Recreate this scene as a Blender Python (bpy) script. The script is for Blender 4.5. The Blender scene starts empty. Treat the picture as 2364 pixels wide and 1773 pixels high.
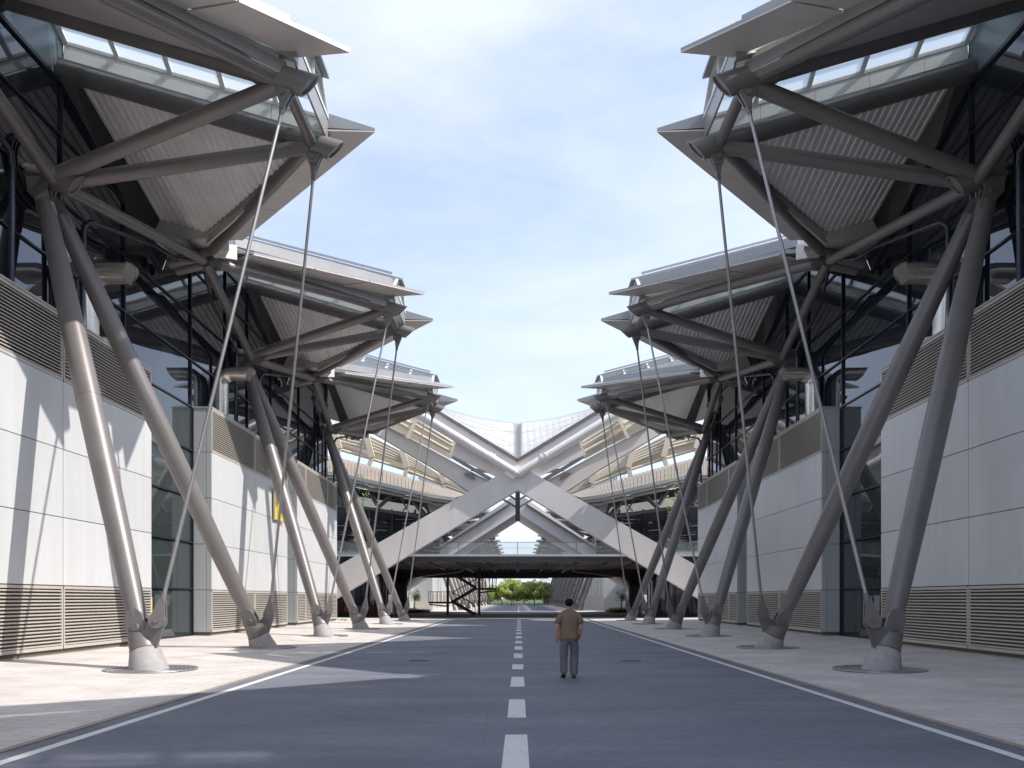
import bpy, bmesh, math, random
from mathutils import Vector, Matrix, noise
random.seed(7)
R = math.radians
scene = bpy.context.scene
COL = scene.collection

# ------------------------------------------------------------------ camera, sky, sun, exposure
FPX, CX, HY, EYE = 1780.0, 1197.0, 1382.0, 1.72      # focal length, vanishing point and horizon in photo pixels (2364 wide)
cam_d = bpy.data.cameras.new('camera'); cam = bpy.data.objects.new('camera', cam_d); COL.objects.link(cam)
cam.location = (0, 0, EYE); cam.rotation_euler = (R(90), 0, 0)
cam_d.sensor_width = 36; cam_d.lens = FPX/2364*36
cam_d.shift_x = (1182-CX)/2364; cam_d.shift_y = (HY-886.5)/2364
cam_d.clip_start = .05; cam_d.clip_end = 4000
scene.camera = cam

SUN = Vector((1, -.22, 1.17)).normalized()           # towards the sun
elev = math.asin(SUN.z); azim = math.atan2(SUN.x, SUN.y)
w = bpy.data.worlds.new('World'); scene.world = w; w.use_nodes = True
nt = w.node_tree; nd = nt.nodes; lk = nt.links
bg = nd['Background']; sky = nd.new('ShaderNodeTexSky'); sky.sky_type = 'NISHITA'; sky.sun_disc = False
sky.sun_elevation = elev; sky.sun_rotation = azim; sky.dust_density = 1.6; sky.air_density = 1.0; sky.ozone_density = 1.5
tc = nd.new('ShaderNodeTexCoord'); mp = nd.new('ShaderNodeMapping'); mp.inputs['Scale'].default_value = (1, .8, 2.6)
mp.inputs['Rotation'].default_value = (.2, .35, .3)
n1 = nd.new('ShaderNodeTexNoise'); n1.inputs['Scale'].default_value = 2.0; n1.inputs['Detail'].default_value = 9; n1.inputs['Roughness'].default_value = .58
n1.inputs['Distortion'].default_value = .35
cr = nd.new('ShaderNodeValToRGB'); cr.color_ramp.elements[0].position = .36; cr.color_ramp.elements[1].position = .68
cr.color_ramp.elements[0].color = (.40, .40, .40, 1); cr.color_ramp.elements[1].color = (.90, .90, .90, 1)
sx = nd.new('ShaderNodeSeparateXYZ'); hz = nd.new('ShaderNodeMapRange')
hz.inputs['From Min'].default_value = .02; hz.inputs['From Max'].default_value = .62
hz.inputs['To Min'].default_value = .92; hz.inputs['To Max'].default_value = 0
mx = nd.new('ShaderNodeMath'); mx.operation = 'MAXIMUM'
mix = nd.new('ShaderNodeMixRGB'); mix.inputs['Color2'].default_value = (3.55, 3.85, 4.45, 1)
lk.new(tc.outputs['Generated'], mp.inputs['Vector']); lk.new(mp.outputs[0], n1.inputs['Vector']); lk.new(n1.outputs['Fac'], cr.inputs[0])
lk.new(tc.outputs['Generated'], sx.inputs[0]); lk.new(sx.outputs['Z'], hz.inputs['Value'])
lk.new(cr.outputs[0], mx.inputs[0]); lk.new(hz.outputs[0], mx.inputs[1]); lk.new(mx.outputs[0], mix.inputs['Fac'])
lk.new(sky.outputs[0], mix.inputs['Color1']); lk.new(mix.outputs[0], bg.inputs['Color']); bg.inputs['Strength'].default_value = .14

sun_d = bpy.data.lights.new('sun', 'SUN'); sun = bpy.data.objects.new('sun', sun_d); COL.objects.link(sun)
sun_d.energy = 2.65; sun_d.angle = R(.55); sun_d.color = (1, .945, .88)
sun.rotation_euler = SUN.to_track_quat('Z', 'Y').to_euler(); sun.location = (60, -20, 70)
scene.view_settings.view_transform = 'Standard'; scene.view_settings.look = 'None'
scene.view_settings.exposure = 1.0; scene.view_settings.gamma = 1

# ------------------------------------------------------------------ materials
def mat(name, c, rough=.5, metal=0, var=.06, vs=1.5, bump=0, bs=30, spec=.5, coat=0):
    m = bpy.data.materials.new(name); m.use_nodes = True; t = m.node_tree; b = t.nodes['Principled BSDF']
    b.inputs['Roughness'].default_value = rough; b.inputs['Metallic'].default_value = metal
    b.inputs['Specular IOR Level'].default_value = spec; b.inputs['Coat Weight'].default_value = coat
    g = t.nodes.new('ShaderNodeNewGeometry')
    if var:
        n = t.nodes.new('ShaderNodeTexNoise'); n.inputs['Scale'].default_value = vs; n.inputs['Detail'].default_value = 6
        n.inputs['Roughness'].default_value = .6
        r = t.nodes.new('ShaderNodeValToRGB'); e = r.color_ramp.elements
        e[0].position = .3; e[1].position = .7
        e[0].color = (*[x*(1-var) for x in c], 1); e[1].color = (*[min(1, x*(1+var)) for x in c], 1)
        t.links.new(g.outputs['Position'], n.inputs['Vector']); t.links.new(n.outputs['Fac'], r.inputs[0]); t.links.new(r.outputs[0], b.inputs['Base Color'])
        mr = t.nodes.new('ShaderNodeMapRange'); mr.inputs['To Min'].default_value = rough*.82; mr.inputs['To Max'].default_value = min(1, rough*1.2)
        t.links.new(n.outputs['Fac'], mr.inputs['Value']); t.links.new(mr.outputs[0], b.inputs['Roughness'])
    else: b.inputs['Base Color'].default_value = (*c, 1)
    if bump:
        n2 = t.nodes.new('ShaderNodeTexNoise'); n2.inputs['Scale'].default_value = bs; n2.inputs['Detail'].default_value = 4
        bp = t.nodes.new('ShaderNodeBump'); bp.inputs['Strength'].default_value = bump; bp.inputs['Distance'].default_value = .01
        t.links.new(g.outputs['Position'], n2.inputs['Vector']); t.links.new(n2.outputs['Fac'], bp.inputs['Height']); t.links.new(bp.outputs[0], b.inputs['Normal'])
    return m
M = {}
M['steel'] = mat('steel_paint', (.20, .182, .178), .40, .2, .07, 1.2, .03, 60)
M['steel_dk'] = mat('steel_paint_dark', (.165, .152, .15), .46, .15, .12, 2.0, .03, 60)  # darker tone of the steel paint, for main tubes, pins and edges
M['rod'] = mat('galvanised_rod', (.36, .34, .34), .32, .6, .05, 3)
M['plinth'] = mat('cast_concrete', (.36, .345, .345), .7, 0, .14, 6, .25, 40)
M['rust'] = mat('rust_line', (.20, .10, .05), .8, 0, .3, 12)
M['soffit'] = mat('soffit_panel', (.60, .57, .55), .45, .1, .05, .7)
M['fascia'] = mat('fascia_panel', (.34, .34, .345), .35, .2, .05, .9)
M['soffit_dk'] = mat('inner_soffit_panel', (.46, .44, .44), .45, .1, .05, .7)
M['corr'] = mat('corrugated_liner', (.80, .77, .765), .42, .05, .07, 1.1)
M['panelband'] = mat('upstand_panel', (.80, .81, .79), .5, 0, .05, 1.5)
M['whiteframe'] = mat('white_frame', (.72, .71, .69), .4, 0, .04, 2)
M['deck'] = mat('roof_sheet', (.36, .36, .37), .35, .4, .08, 1)
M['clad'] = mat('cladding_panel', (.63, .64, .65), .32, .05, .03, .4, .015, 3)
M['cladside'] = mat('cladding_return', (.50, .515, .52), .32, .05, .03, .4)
M['joint'] = mat('joint_backing', (.12, .10, .075), .8, 0, .1, 4)  # dark backing that shows in the gaps between cladding panels
M['louvre'] = mat('louvre_blade', (.52, .485, .44), .42, .1, .06, 2)
M['back'] = mat('louvre_backing', (.06, .045, .035), .8, 0, .1, 2)
M['dark'] = mat('dark_metal', (.022, .024, .03), .35, .3, .15, 1)
M['darkpanel'] = mat('dark_eaves_panel', (.028, .026, .032), .42, .1, .15, .8)
M['mullion'] = mat('mullion', (.022, .026, .036), .3, .4, .1, 2)
M['pipe_dk'] = mat('downpipe', (.035, .042, .06), .25, .3, .15, 2)
M['duct'] = mat('polished_duct', (.72, .66, .60), .25, .75, .06, 4)
M['spandrel'] = mat('blue_grey_spandrel', (.16, .21, .24), .3, .2, .08, 1)
M['white'] = mat('white_render', (.80, .765, .75), .5, 0, .04, .25, .02, 8)
M['taupe'] = mat('taupe_beam', (.66, .61, .57), .55, 0, .05, .3)
M['cream'] = mat('cream_rib', (.66, .59, .48), .5, 0, .08, .6)
M['brown'] = mat('timber_slat', (.46, .31, .24), .5, 0, .15, 4)
M['black'] = mat('black_steel', (.028, .028, .032), .45, .2, .15, 2)
M['kerb'] = mat('kerb_stone', (.30, .255, .22), .8, 0, .15, 3)
M['paint'] = mat('road_paint', (.70, .69, .66), .7, 0, .08, 6, .1, 60)
M['iron'] = mat('cast_iron', (.12, .12, .125), .6, .1, .2, 12)
M['grate'] = mat('grate_steel', (.33, .32, .32), .4, .6, .1, 8)
M['yellow'] = mat('yellow_sign', (.80, .55, .02), .45, 0, .03, 2)
M['ink'] = mat('sign_ink', (.02, .02, .02), .5, 0, 0)
M['red'] = mat('red_mural', (.16, .015, .02), .5, 0, .25, 1.2)
M['skin'] = mat('skin', (.50, .25, .17), .5, 0, .06, 12, .05, 200)
M['hair'] = mat('hair', (.008, .006, .006), .7, 0, .3, 60, .6, 220, spec=.15)
M['shoe'] = mat('shoe', (.014, .014, .014), .5, 0, .1, 20)
M['soil'] = mat('soil', (.07, .05, .035), .9, 0, .3, 10)
M['bark'] = mat('bark', (.10, .075, .055), .85, 0, .3, 10, .5, 20)
M['tile'] = mat('roof_tile', (.34, .255, .15), .3, .35, .2, .5)
M['stonewall'] = mat('stone_face', (.35, .32, .29), .6, 0, .1, .8)

def cloth(name, c, bs, st, dist=.02):
    m = mat(name, c, .85, 0, .07, 5); t = m.node_tree; b = t.nodes['Principled BSDF']
    b.inputs['Specular IOR Level'].default_value = .15
    tcn = t.nodes.new('ShaderNodeTexCoord'); mpn = t.nodes.new('ShaderNodeMapping'); mpn.inputs['Scale'].default_value = (1, 1, .7)
    n = t.nodes.new('ShaderNodeTexNoise'); n.inputs['Scale'].default_value = bs; n.inputs['Detail'].default_value = 3; n.inputs['Distortion'].default_value = .2
    bp = t.nodes.new('ShaderNodeBump'); bp.inputs['Strength'].default_value = st; bp.inputs['Distance'].default_value = dist
    t.links.new(tcn.outputs['Object'], mpn.inputs[0]); t.links.new(mpn.outputs[0], n.inputs['Vector']); t.links.new(n.outputs['Fac'], bp.inputs['Height']); t.links.new(bp.outputs[0], b.inputs['Normal'])
    return m
M['shirt'] = cloth('khaki_cotton', (.215, .155, .11), 9, .8, .03)
M['trouser'] = cloth('grey_cotton', (.155, .15, .17), 8, .9, .035)

def glass_mat(name, base, rough=.01, ior=1.75, wob=.012):
    m = bpy.data.materials.new(name); m.use_nodes = True; t = m.node_tree; b = t.nodes['Principled BSDF']
    b.inputs['Base Color'].default_value = (*base, 1); b.inputs['Roughness'].default_value = rough; b.inputs['IOR'].default_value = ior
    b.inputs['Specular IOR Level'].default_value = .8; b.inputs['Specular Tint'].default_value = (.80, .85, 1, 1)
    g = t.nodes.new('ShaderNodeNewGeometry'); n = t.nodes.new('ShaderNodeTexNoise'); n.inputs['Scale'].default_value = .45; n.inputs['Detail'].default_value = 1
    bp = t.nodes.new('ShaderNodeBump'); bp.inputs['Strength'].default_value = wob*10; bp.inputs['Distance'].default_value = .05
    t.links.new(g.outputs['Position'], n.inputs['Vector']); t.links.new(n.outputs['Fac'], bp.inputs['Height']); t.links.new(bp.outputs[0], b.inputs['Normal'])
    return m
M['glass'] = glass_mat('curtain_glass', (.010, .014, .020))
M['lowglass'] = glass_mat('door_glass', (.035, .045, .045), .015, 1.55)

def thin(name, c, tfac, trans=.5, rough=.3):
    """frosted or clear sheet: part transparent, part translucent, part gloss"""
    m = bpy.data.materials.new(name); m.use_nodes = True; t = m.node_tree; t.nodes.remove(t.nodes['Principled BSDF'])
    o = t.nodes['Material Output']
    tr = t.nodes.new('ShaderNodeBsdfTransparent'); tr.inputs[0].default_value = (*[.6+.4*x for x in c], 1)
    tl = t.nodes.new('ShaderNodeBsdfTranslucent'); tl.inputs[0].default_value = (*c, 1)
    df = t.nodes.new('ShaderNodeBsdfDiffuse'); df.inputs[0].default_value = (*c, 1)
    gl = t.nodes.new('ShaderNodeBsdfGlossy'); gl.inputs['Roughness'].default_value = .05
    a = t.nodes.new('ShaderNodeMixShader'); a.inputs[0].default_value = .35; t.links.new(tl.outputs[0], a.inputs[1]); t.links.new(df.outputs[0], a.inputs[2])
    b = t.nodes.new('ShaderNodeMixShader'); b.inputs[0].default_value = tfac; t.links.new(a.outputs[0], b.inputs[1]); t.links.new(tr.outputs[0], b.inputs[2])
    lw = t.nodes.new('ShaderNodeLayerWeight'); pw = t.nodes.new('ShaderNodeMath'); pw.operation = 'POWER'; pw.inputs[1].default_value = 4
    fr = t.nodes.new('ShaderNodeMath'); fr.operation = 'MULTIPLY_ADD'; fr.inputs[1].default_value = .7; fr.inputs[2].default_value = .04
    t.links.new(lw.outputs['Facing'], pw.inputs[0]); t.links.new(pw.outputs[0], fr.inputs[0])
    d = t.nodes.new('ShaderNodeMixShader'); t.links.new(fr.outputs[0], d.inputs[0]); t.links.new(b.outputs[0], d.inputs[1]); t.links.new(gl.outputs[0], d.inputs[2])
    t.links.new(d.outputs[0], o.inputs[0]); return m
M['frost'] = thin('frosted_skylight', (.66, .74, .77), .42)
M['clear'] = thin('clear_rail_glass', (.80, .86, .85), .90)
M['film'] = thin('white_roof_film', (.95, .95, .96), .08)
M['creamfilm'] = thin('cream_roof_sheet', (.86, .78, .56), .12)

def leafmat(name, c1, c2):
    m = bpy.data.materials.new(name); m.use_nodes = True; t = m.node_tree; b = t.nodes['Principled BSDF']
    oi = t.nodes.new('ShaderNodeNewGeometry'); r = t.nodes.new('ShaderNodeValToRGB')
    r.color_ramp.elements[0].color = (*c1, 1); r.color_ramp.elements[1].color = (*c2, 1)
    t.links.new(oi.outputs['Random Per Island'], r.inputs[0]); t.links.new(r.outputs[0], b.inputs['Base Color']); b.inputs['Roughness'].default_value = .5
    tl = t.nodes.new('ShaderNodeBsdfTranslucent'); t.links.new(r.outputs[0], tl.inputs[0])
    a = t.nodes.new('ShaderNodeAddShader'); t.links.new(b.outputs[0], a.inputs[0]); t.links.new(tl.outputs[0], a.inputs[1])
    t.links.new(a.outputs[0], t.nodes['Material Output'].inputs[0]); return m
M['leaf'] = leafmat('leaf_green', (.15, .19, .06), (.38, .41, .15))
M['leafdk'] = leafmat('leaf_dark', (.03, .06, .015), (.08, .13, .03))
M['twig'] = leafmat('red_twigs', (.08, .035, .025), (.16, .06, .045))

def asphalt():
    m = mat('asphalt', (.092, .098, .125), .72, 0, .10, .5, .35, 70); t = m.node_tree; b = t.nodes['Principled BSDF']
    g = t.nodes.new('ShaderNodeNewGeometry'); mpn = t.nodes.new('ShaderNodeMapping'); mpn.inputs['Scale'].default_value = (.45, 1.3, 1)
    n = t.nodes.new('ShaderNodeTexNoise'); n.inputs['Scale'].default_value = .55; n.inputs['Detail'].default_value = 8; n.inputs['Roughness'].default_value = .62
    r = t.nodes.new('ShaderNodeValToRGB'); e = r.color_ramp.elements
    e[0].position = .28; e[0].color = (.120, .127, .160, 1); e[1].position = .74; e[1].color = (.205, .210, .235, 1)
    e2 = r.color_ramp.elements.new(.52); e2.color = (.160, .168, .204, 1)
    n2 = t.nodes.new('ShaderNodeTexNoise'); n2.inputs['Scale'].default_value = 5; n2.inputs['Detail'].default_value = 12; n2.inputs['Roughness'].default_value = .85
    mxn = t.nodes.new('ShaderNodeMixRGB'); mxn.blend_type = 'OVERLAY'; mxn.inputs[0].default_value = .62
    n3 = t.nodes.new('ShaderNodeTexNoise'); n3.inputs['Scale'].default_value = .35; n3.inputs['Detail'].default_value = 5; n3.inputs['Distortion'].default_value = .6
    r3 = t.nodes.new('ShaderNodeValToRGB'); r3.color_ramp.elements[0].position = .60; r3.color_ramp.elements[1].position = .76
    mx3 = t.nodes.new('ShaderNodeMixRGB'); mx3.inputs[2].default_value = (.32, .30, .275, 1)
    sc = t.nodes.new('ShaderNodeMath'); sc.operation = 'MULTIPLY'; sc.inputs[1].default_value = .45
    for a, c in ((g.outputs['Position'], mpn.inputs[0]), (mpn.outputs[0], n.inputs['Vector']), (n.outputs['Fac'], r.inputs[0]), (g.outputs['Position'], n2.inputs['Vector']),
                 (r.outputs[0], mxn.inputs[1]), (n2.outputs['Fac'], mxn.inputs[2]), (mpn.outputs[0], n3.inputs['Vector']), (n3.outputs['Fac'], r3.inputs[0]),
                 (r3.outputs[0], sc.inputs[0]), (sc.outputs[0], mx3.inputs[0]), (mxn.outputs[0], mx3.inputs[1]), (mx3.outputs[0], b.inputs['Base Color'])):
        t.links.new(a, c)
    return m
M['asphalt'] = asphalt()
def worn(m, dark, lo_, hi_, sc):
    t = m.node_tree; b = t.nodes['Principled BSDF']; old = b.inputs['Base Color'].links[0].from_socket
    g = t.nodes.new('ShaderNodeNewGeometry'); n = t.nodes.new('ShaderNodeTexNoise'); n.inputs['Scale'].default_value = sc; n.inputs['Detail'].default_value = 9; n.inputs['Roughness'].default_value = .7
    r = t.nodes.new('ShaderNodeValToRGB'); r.color_ramp.elements[0].position = lo_; r.color_ramp.elements[1].position = hi_
    mxn = t.nodes.new('ShaderNodeMixRGB'); mxn.inputs[2].default_value = (*dark, 1)
    for a, c in ((g.outputs['Position'], n.inputs['Vector']), (n.outputs['Fac'], r.inputs[0]), (r.outputs[0], mxn.inputs[0]), (old, mxn.inputs[1]), (mxn.outputs[0], b.inputs['Base Color'])): t.links.new(a, c)
worn(M['paint'], (.28, .28, .29), .56, .80, 7)
def panel_tone(m, amt):
    t = m.node_tree; b = t.nodes['Principled BSDF']; old = b.inputs['Base Color'].links[0].from_socket
    g = t.nodes.new('ShaderNodeNewGeometry'); mr = t.nodes.new('ShaderNodeMapRange'); mr.inputs['To Min'].default_value = 1-amt; mr.inputs['To Max'].default_value = 1+amt*.4
    mpn = t.nodes.new('ShaderNodeMapping'); mpn.inputs['Scale'].default_value = (1, 2.2, .10); n = t.nodes.new('ShaderNodeTexNoise'); n.inputs['Scale'].default_value = 1.6; n.inputs['Detail'].default_value = 7
    m2 = t.nodes.new('ShaderNodeMapRange'); m2.inputs['From Min'].default_value = .3; m2.inputs['From Max'].default_value = .75; m2.inputs['To Min'].default_value = 1.02; m2.inputs['To Max'].default_value = .93
    mul = t.nodes.new('ShaderNodeMath'); mul.operation = 'MULTIPLY'; v = t.nodes.new('ShaderNodeVectorMath'); v.operation = 'SCALE'
    for a, c in ((g.outputs['Random Per Island'], mr.inputs['Value']), (g.outputs['Position'], mpn.inputs[0]), (mpn.outputs[0], n.inputs['Vector']), (n.outputs['Fac'], m2.inputs['Value']),
                 (mr.outputs[0], mul.inputs[0]), (m2.outputs[0], mul.inputs[1]), (old, v.inputs[0]), (mul.outputs[0], v.inputs['Scale']), (v.outputs[0], b.inputs['Base Color'])): t.links.new(a, c)
for k_ in ('clad', 'cladside', 'soffit', 'fascia', 'steel', 'steel_dk', 'white', 'corr'): panel_tone(M[k_], .05)
def paving():
    m = mat('paving', (.5, .47, .43), .75, 0, .05, .6, .12, 50); t = m.node_tree; b = t.nodes['Principled BSDF']
    g = t.nodes.new('ShaderNodeNewGeometry'); br = t.nodes.new('ShaderNodeTexBrick')
    mpn = t.nodes.new('ShaderNodeMapping'); mpn.inputs['Scale'].default_value = (1, 1, 0)
    br.inputs['Scale'].default_value = 1; br.inputs['Brick Width'].default_value = .6; br.inputs['Row Height'].default_value = .3; br.inputs['Mortar Size'].default_value = .009
    br.inputs['Color1'].default_value = (.60, .55, .515, 1); br.inputs['Color2'].default_value = (.525, .50, .485, 1); br.inputs['Mortar'].default_value = (.38, .34, .31, 1)
    br.inputs['Bias'].default_value = -.2
    n = t.nodes.new('ShaderNodeTexNoise'); n.inputs['Scale'].default_value = .8; n.inputs['Detail'].default_value = 8
    mxn = t.nodes.new('ShaderNodeMixRGB'); mxn.blend_type = 'OVERLAY'; mxn.inputs[0].default_value = .4
    for a, c in ((g.outputs['Position'], mpn.inputs[0]), (mpn.outputs[0], br.inputs['Vector']), (g.outputs['Position'], n.inputs['Vector']), (br.outputs['Color'], mxn.inputs[1]),
                 (n.outputs['Fac'], mxn.inputs[2]), (mxn.outputs[0], b.inputs['Base Color'])): t.links.new(a, c)
    return m
M['paving'] = paving()
M['concrete'] = mat('plaza_concrete', (.21, .20, .195), .7, 0, .12, .5, .1, 30)
M['grass'] = mat('grass', (.07, .11, .025), .9, 0, .3, .4)

# ------------------------------------------------------------------ mesh helpers
class MB:
    def __init__(s): s.v = []; s.f = []; s.sm = []
    def face(s, ids, sm=False): s.f.append(ids); s.sm.append(sm)
    def add(s, pts): b = len(s.v); s.v += [Vector(p) for p in pts]; return b
    def quad(s, *pts):
        b = s.add(pts); s.face(list(range(b, b+len(pts))))
    def box(s, a, c):
        x0, y0, z0 = [min(a[i], c[i]) for i in range(3)]; x1, y1, z1 = [max(a[i], c[i]) for i in range(3)]
        b = s.add([(x0,y0,z0),(x1,y0,z0),(x1,y1,z0),(x0,y1,z0),(x0,y0,z1),(x1,y0,z1),(x1,y1,z1),(x0,y1,z1)])
        for f in ((0,3,2,1),(4,5,6,7),(0,1,5,4),(1,2,6,5),(2,3,7,6),(3,0,4,7)): s.face([b+i for i in f])
    def bar(s, p0, p1, w, h, up=(0,0,1)):
        p0, p1 = Vector(p0), Vector(p1); d = (p1-p0).normalized(); side = d.cross(Vector(up)).normalized(); u = side.cross(d)
        pts = []
        for p in (p0, p1):
            for a, c in ((-1,-1),(1,-1),(1,1),(-1,1)): pts.append(p+side*w/2*a+u*h/2*c)
        b = s.add(pts)
        for f in ((3,2,1,0),(4,5,6,7),(0,1,5,4),(1,2,6,5),(2,3,7,6),(3,0,4,7)): s.face([b+i for i in f])
    def prism(s, poly, off):
        """closed polygon (3D points) extruded by vector"""
        off = Vector(off); n = len(poly); b = s.add([Vector(p) for p in poly] + [Vector(p)+off for p in poly])
        s.face(list(range(b, b+n))[::-1]); s.face(list(range(b+n, b+2*n)))
        for i in range(n): j = (i+1) % n; s.face([b+i, b+j, b+n+j, b+n+i])
    def hull(s, bot, top):
        n = len(bot); b = s.add(list(bot)+list(top))
        s.face(list(range(b, b+n))[::-1]); s.face(list(range(b+n, b+2*n)))
        for i in range(n): j = (i+1) % n; s.face([b+i, b+j, b+n+j, b+n+i])
    def tube(s, p0, p1, r, n=20, prof=None, n0=None, n1=None, cap=True):
        """round bar; prof = [(t, r)...]; n0/n1 = normals of slanted end cuts"""
        p0, p1 = Vector(p0), Vector(p1); d = p1-p0; L = d.length; d.normalize()
        a = d.orthogonal().normalized(); c = d.cross(a)
        prof = prof or [(0, r), (1, r)]; rings = []
        for k, (t, rr) in enumerate(prof):
            cen = p0+d*L*t; ring = []
            cut = n0 if k == 0 else (n1 if k == len(prof)-1 else None)
            for i in range(n):
                an = 2*math.pi*i/n; q = cen+a*rr*math.cos(an)+c*rr*math.sin(an)
                if cut is not None:
                    nn = Vector(cut); q = q-d*((q-cen).dot(nn)/d.dot(nn))
                ring.append(q)
            rings.append(ring)
        b = s.add([q for rg in rings for q in rg])
        for k in range(len(rings)-1):
            for i in range(n):
                j = (i+1) % n; s.face([b+k*n+i, b+k*n+j, b+(k+1)*n+j, b+(k+1)*n+i], True)
        if cap:
            for rg, rev in ((rings[0], True), (rings[-1], False)):
                e = s.add(rg); ids = list(range(e, e+n)); s.face(ids[::-1] if rev else ids)
        return rings
    def endcap(s, ring, depth, rim=.86):
        """recessed disc look at a tube's slanted end: rim ring and set-back disc"""
        n = len(ring); cen = sum(ring, Vector())/n; dv = Vector(depth)
        o = [q+dv*.02 for q in ring]; i_ = [cen+(q-cen)*rim+dv*.02 for q in ring]; k = [q-dv for q in i_]
        b = s.add(o+i_+k)
        for i in range(n):
            j = (i+1) % n; s.face([b+i, b+j, b+n+j, b+n+i]); s.face([b+n+i, b+n+j, b+2*n+j, b+2*n+i], True)
        e = s.add(k); s.face(list(range(e, e+n)))
    def lathe(s, prof, cen=(0,0,0), n=32):
        cen = Vector(cen); rings = []
        b = s.add([cen+Vector((r*math.cos(2*math.pi*i/n), r*math.sin(2*math.pi*i/n), z)) for r, z in prof for i in range(n)])
        for k in range(len(prof)-1):
            for i in range(n):
                j = (i+1) % n; s.face([b+k*n+i, b+k*n+j, b+(k+1)*n+j, b+(k+1)*n+i], True)
    def mesh(s, name, m, recalc=True):
        me = bpy.data.meshes.new(name); me.from_pydata([tuple(p) for p in s.v], [], s.f); me.update()
        if recalc:
            bm = bmesh.new(); bm.from_mesh(me); bmesh.ops.recalc_face_normals(bm, faces=bm.faces); bm.to_mesh(me); bm.free()
        me.polygons.foreach_set('use_smooth', s.sm); me.materials.append(m); return me
    def build(s, name, m, parent=None, recalc=True):
        o = bpy.data.objects.new(name, s.mesh(name, m, recalc)); COL.objects.link(o)
        if parent: o.parent = parent
        return o
def tag(o, label=None, cat=None, group=None, kind=None):
    for k, v in (('label', label), ('category', cat), ('group', group), ('kind', kind)):
        if v: o[k] = v
    return o
def empty(name, loc, rz=0, **k):
    o = bpy.data.objects.new(name, None); COL.objects.link(o); o.location = loc; o.rotation_euler = (0, 0, rz); o.empty_display_size = .3
    return tag(o, **k)
def copy_tree(o, parent=None):
    c = o.copy(); COL.objects.link(c)
    if parent: c.parent = parent
    for ch in o.children: copy_tree(ch, c)
    return c

AX = -.08                      # the street's axis
MOD = 16.36; Y0 = 22.3         # bay length, first bay's centre
NEAR = [-1, 0, 1, 2]; YC = lambda k: Y0+MOD*k
FAR0 = 112.5; NFAR = 10
FORD = ['first of its row'] + [w_+' of its row' for w_ in 'second third fourth fifth sixth seventh eighth ninth tenth eleventh twelfth thirteenth fourteenth fifteenth sixteenth seventeenth eighteenth nineteenth'.split()] + ['last of its row']
ORD = {0: 'nearest the camera', 1: 'second from the camera', 2: 'third from the camera', 3: 'fourth from the camera', 4: 'fifth from the camera', 5: 'sixth from the camera'}

# ------------------------------------------------------------------ ground
g = MB(); g.quad((-900,-200,-.06),(900,-200,-.06),(900,2500,-.06),(-900,2500,-.06)); tag(g.build('ground', M['grass']), kind='structure')
g = MB(); g.quad((-40,-12,-.012),(40,-12,-.012),(40,215,-.012),(-40,215,-.012)); tag(g.build('plaza_ground', M['concrete']), kind='structure')
g = MB(); g.quad((-5.75,-12,0),(5.75,-12,0),(5.75,64,0),(-5.75,64,0)); tag(g.build('road', M['asphalt']), kind='structure')
g = MB(); g.quad((-5.75,92.5,0),(5.75,92.5,0),(5.75,207,0),(-5.75,207,0)); tag(g.build('far_road', M['asphalt']), kind='structure')
for s in (-1, 1):
    g = MB(); xs = [5.89, 9.5, 15.0]; zs = [.004, .06, .14]
    for (ya, yb) in ((-12, 64.5), (97, 207)):
        for i in range(2):
            g.quad((s*xs[i],ya,zs[i]),(s*xs[i+1],ya,zs[i+1]),(s*xs[i+1],yb,zs[i+1]),(s*xs[i],yb,zs[i]))
    tag(g.build('pavement', M['paving']), kind='structure')
    g = MB(); y = -12
    while y < 64:
        g.box((s*5.76, y, -.05), (s*5.88, min(64.4, y+.985), .012)); y += 1.0
    tag(g.build('kerb', M['kerb']), kind='structure')
g = MB()
for s in (-1, 1):
    g.quad((s*5.34,-12,.004),(s*5.49,-12,.004),(s*5.49,63.7,.004),(s*5.34,63.7,.004))
    g.quad((s*5.34,97,.004),(s*5.49,97,.004),(s*5.49,205,.004),(s*5.34,205,.004))
ds = [(7.2,9.75),(11.1,13.15),(15.05,16.9),(18.7,20.2),(22.3,24.1),(25.9,27.8),(29.6,31.3),(33.3,35.2),(37.2,39.0),(41,43),(45,46.8),(48.9,51),(53,55),(57.3,59.5),(61.5,63.4)]
ds = [(4.0,5.9)] + ds
rr = random.Random(3)
for a, b in ds:
    x = -.05+b*.0016; j = lambda: rr.uniform(-.012, .012)
    g.quad((x-.135+j(),a+j()*3,.004),(x+.135+j(),a+j()*3,.004),(x+.135+j(),b+j()*3,.004),(x-.135+j(),b+j()*3,.004))
for i in range(20): g.quad((-.07,98+i*5,.004),(.1,98+i*5,.004),(.1,101+i*5,.004),(-.07,101+i*5,.004))
tag(g.build('road_markings', M['paint']), kind='structure')
g = MB(); rr = random.Random(12)
def crack(x, y, dx, dy, n, w):
    for i in range(n):
        nx, ny = x+dx+rr.uniform(-.25,.25)*abs(dy)*.3, y+dy+rr.uniform(-.3,.3)*abs(dx)*.25
        px, py = (w, 0) if abs(dy) > abs(dx) else (0, w)
        g.quad((x-px,y-py,.003),(x+px,y+py,.003),(nx+px,ny+py,.003),(nx-px,ny-py,.003)); x, y = nx, ny
crack(.2, 11.9, .5, 0, 10, .008); crack(-5.6, 17.4, .6, .02, 8, .009); crack(1.5, 19.4, .5, .03, 8, .008); crack(-1.2, 27, .8, 0, 7, .012); crack(-.42, 9, 0, 2.5, 22, .007)
crack(2.4, 13.0, .04, .8, 7, .006); crack(-4.1, 33, .8, .05, 9, .014); crack(.6, 41, .9, 0, 5, .016)
tag(g.build('road_seams', M['iron']), kind='structure')

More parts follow.
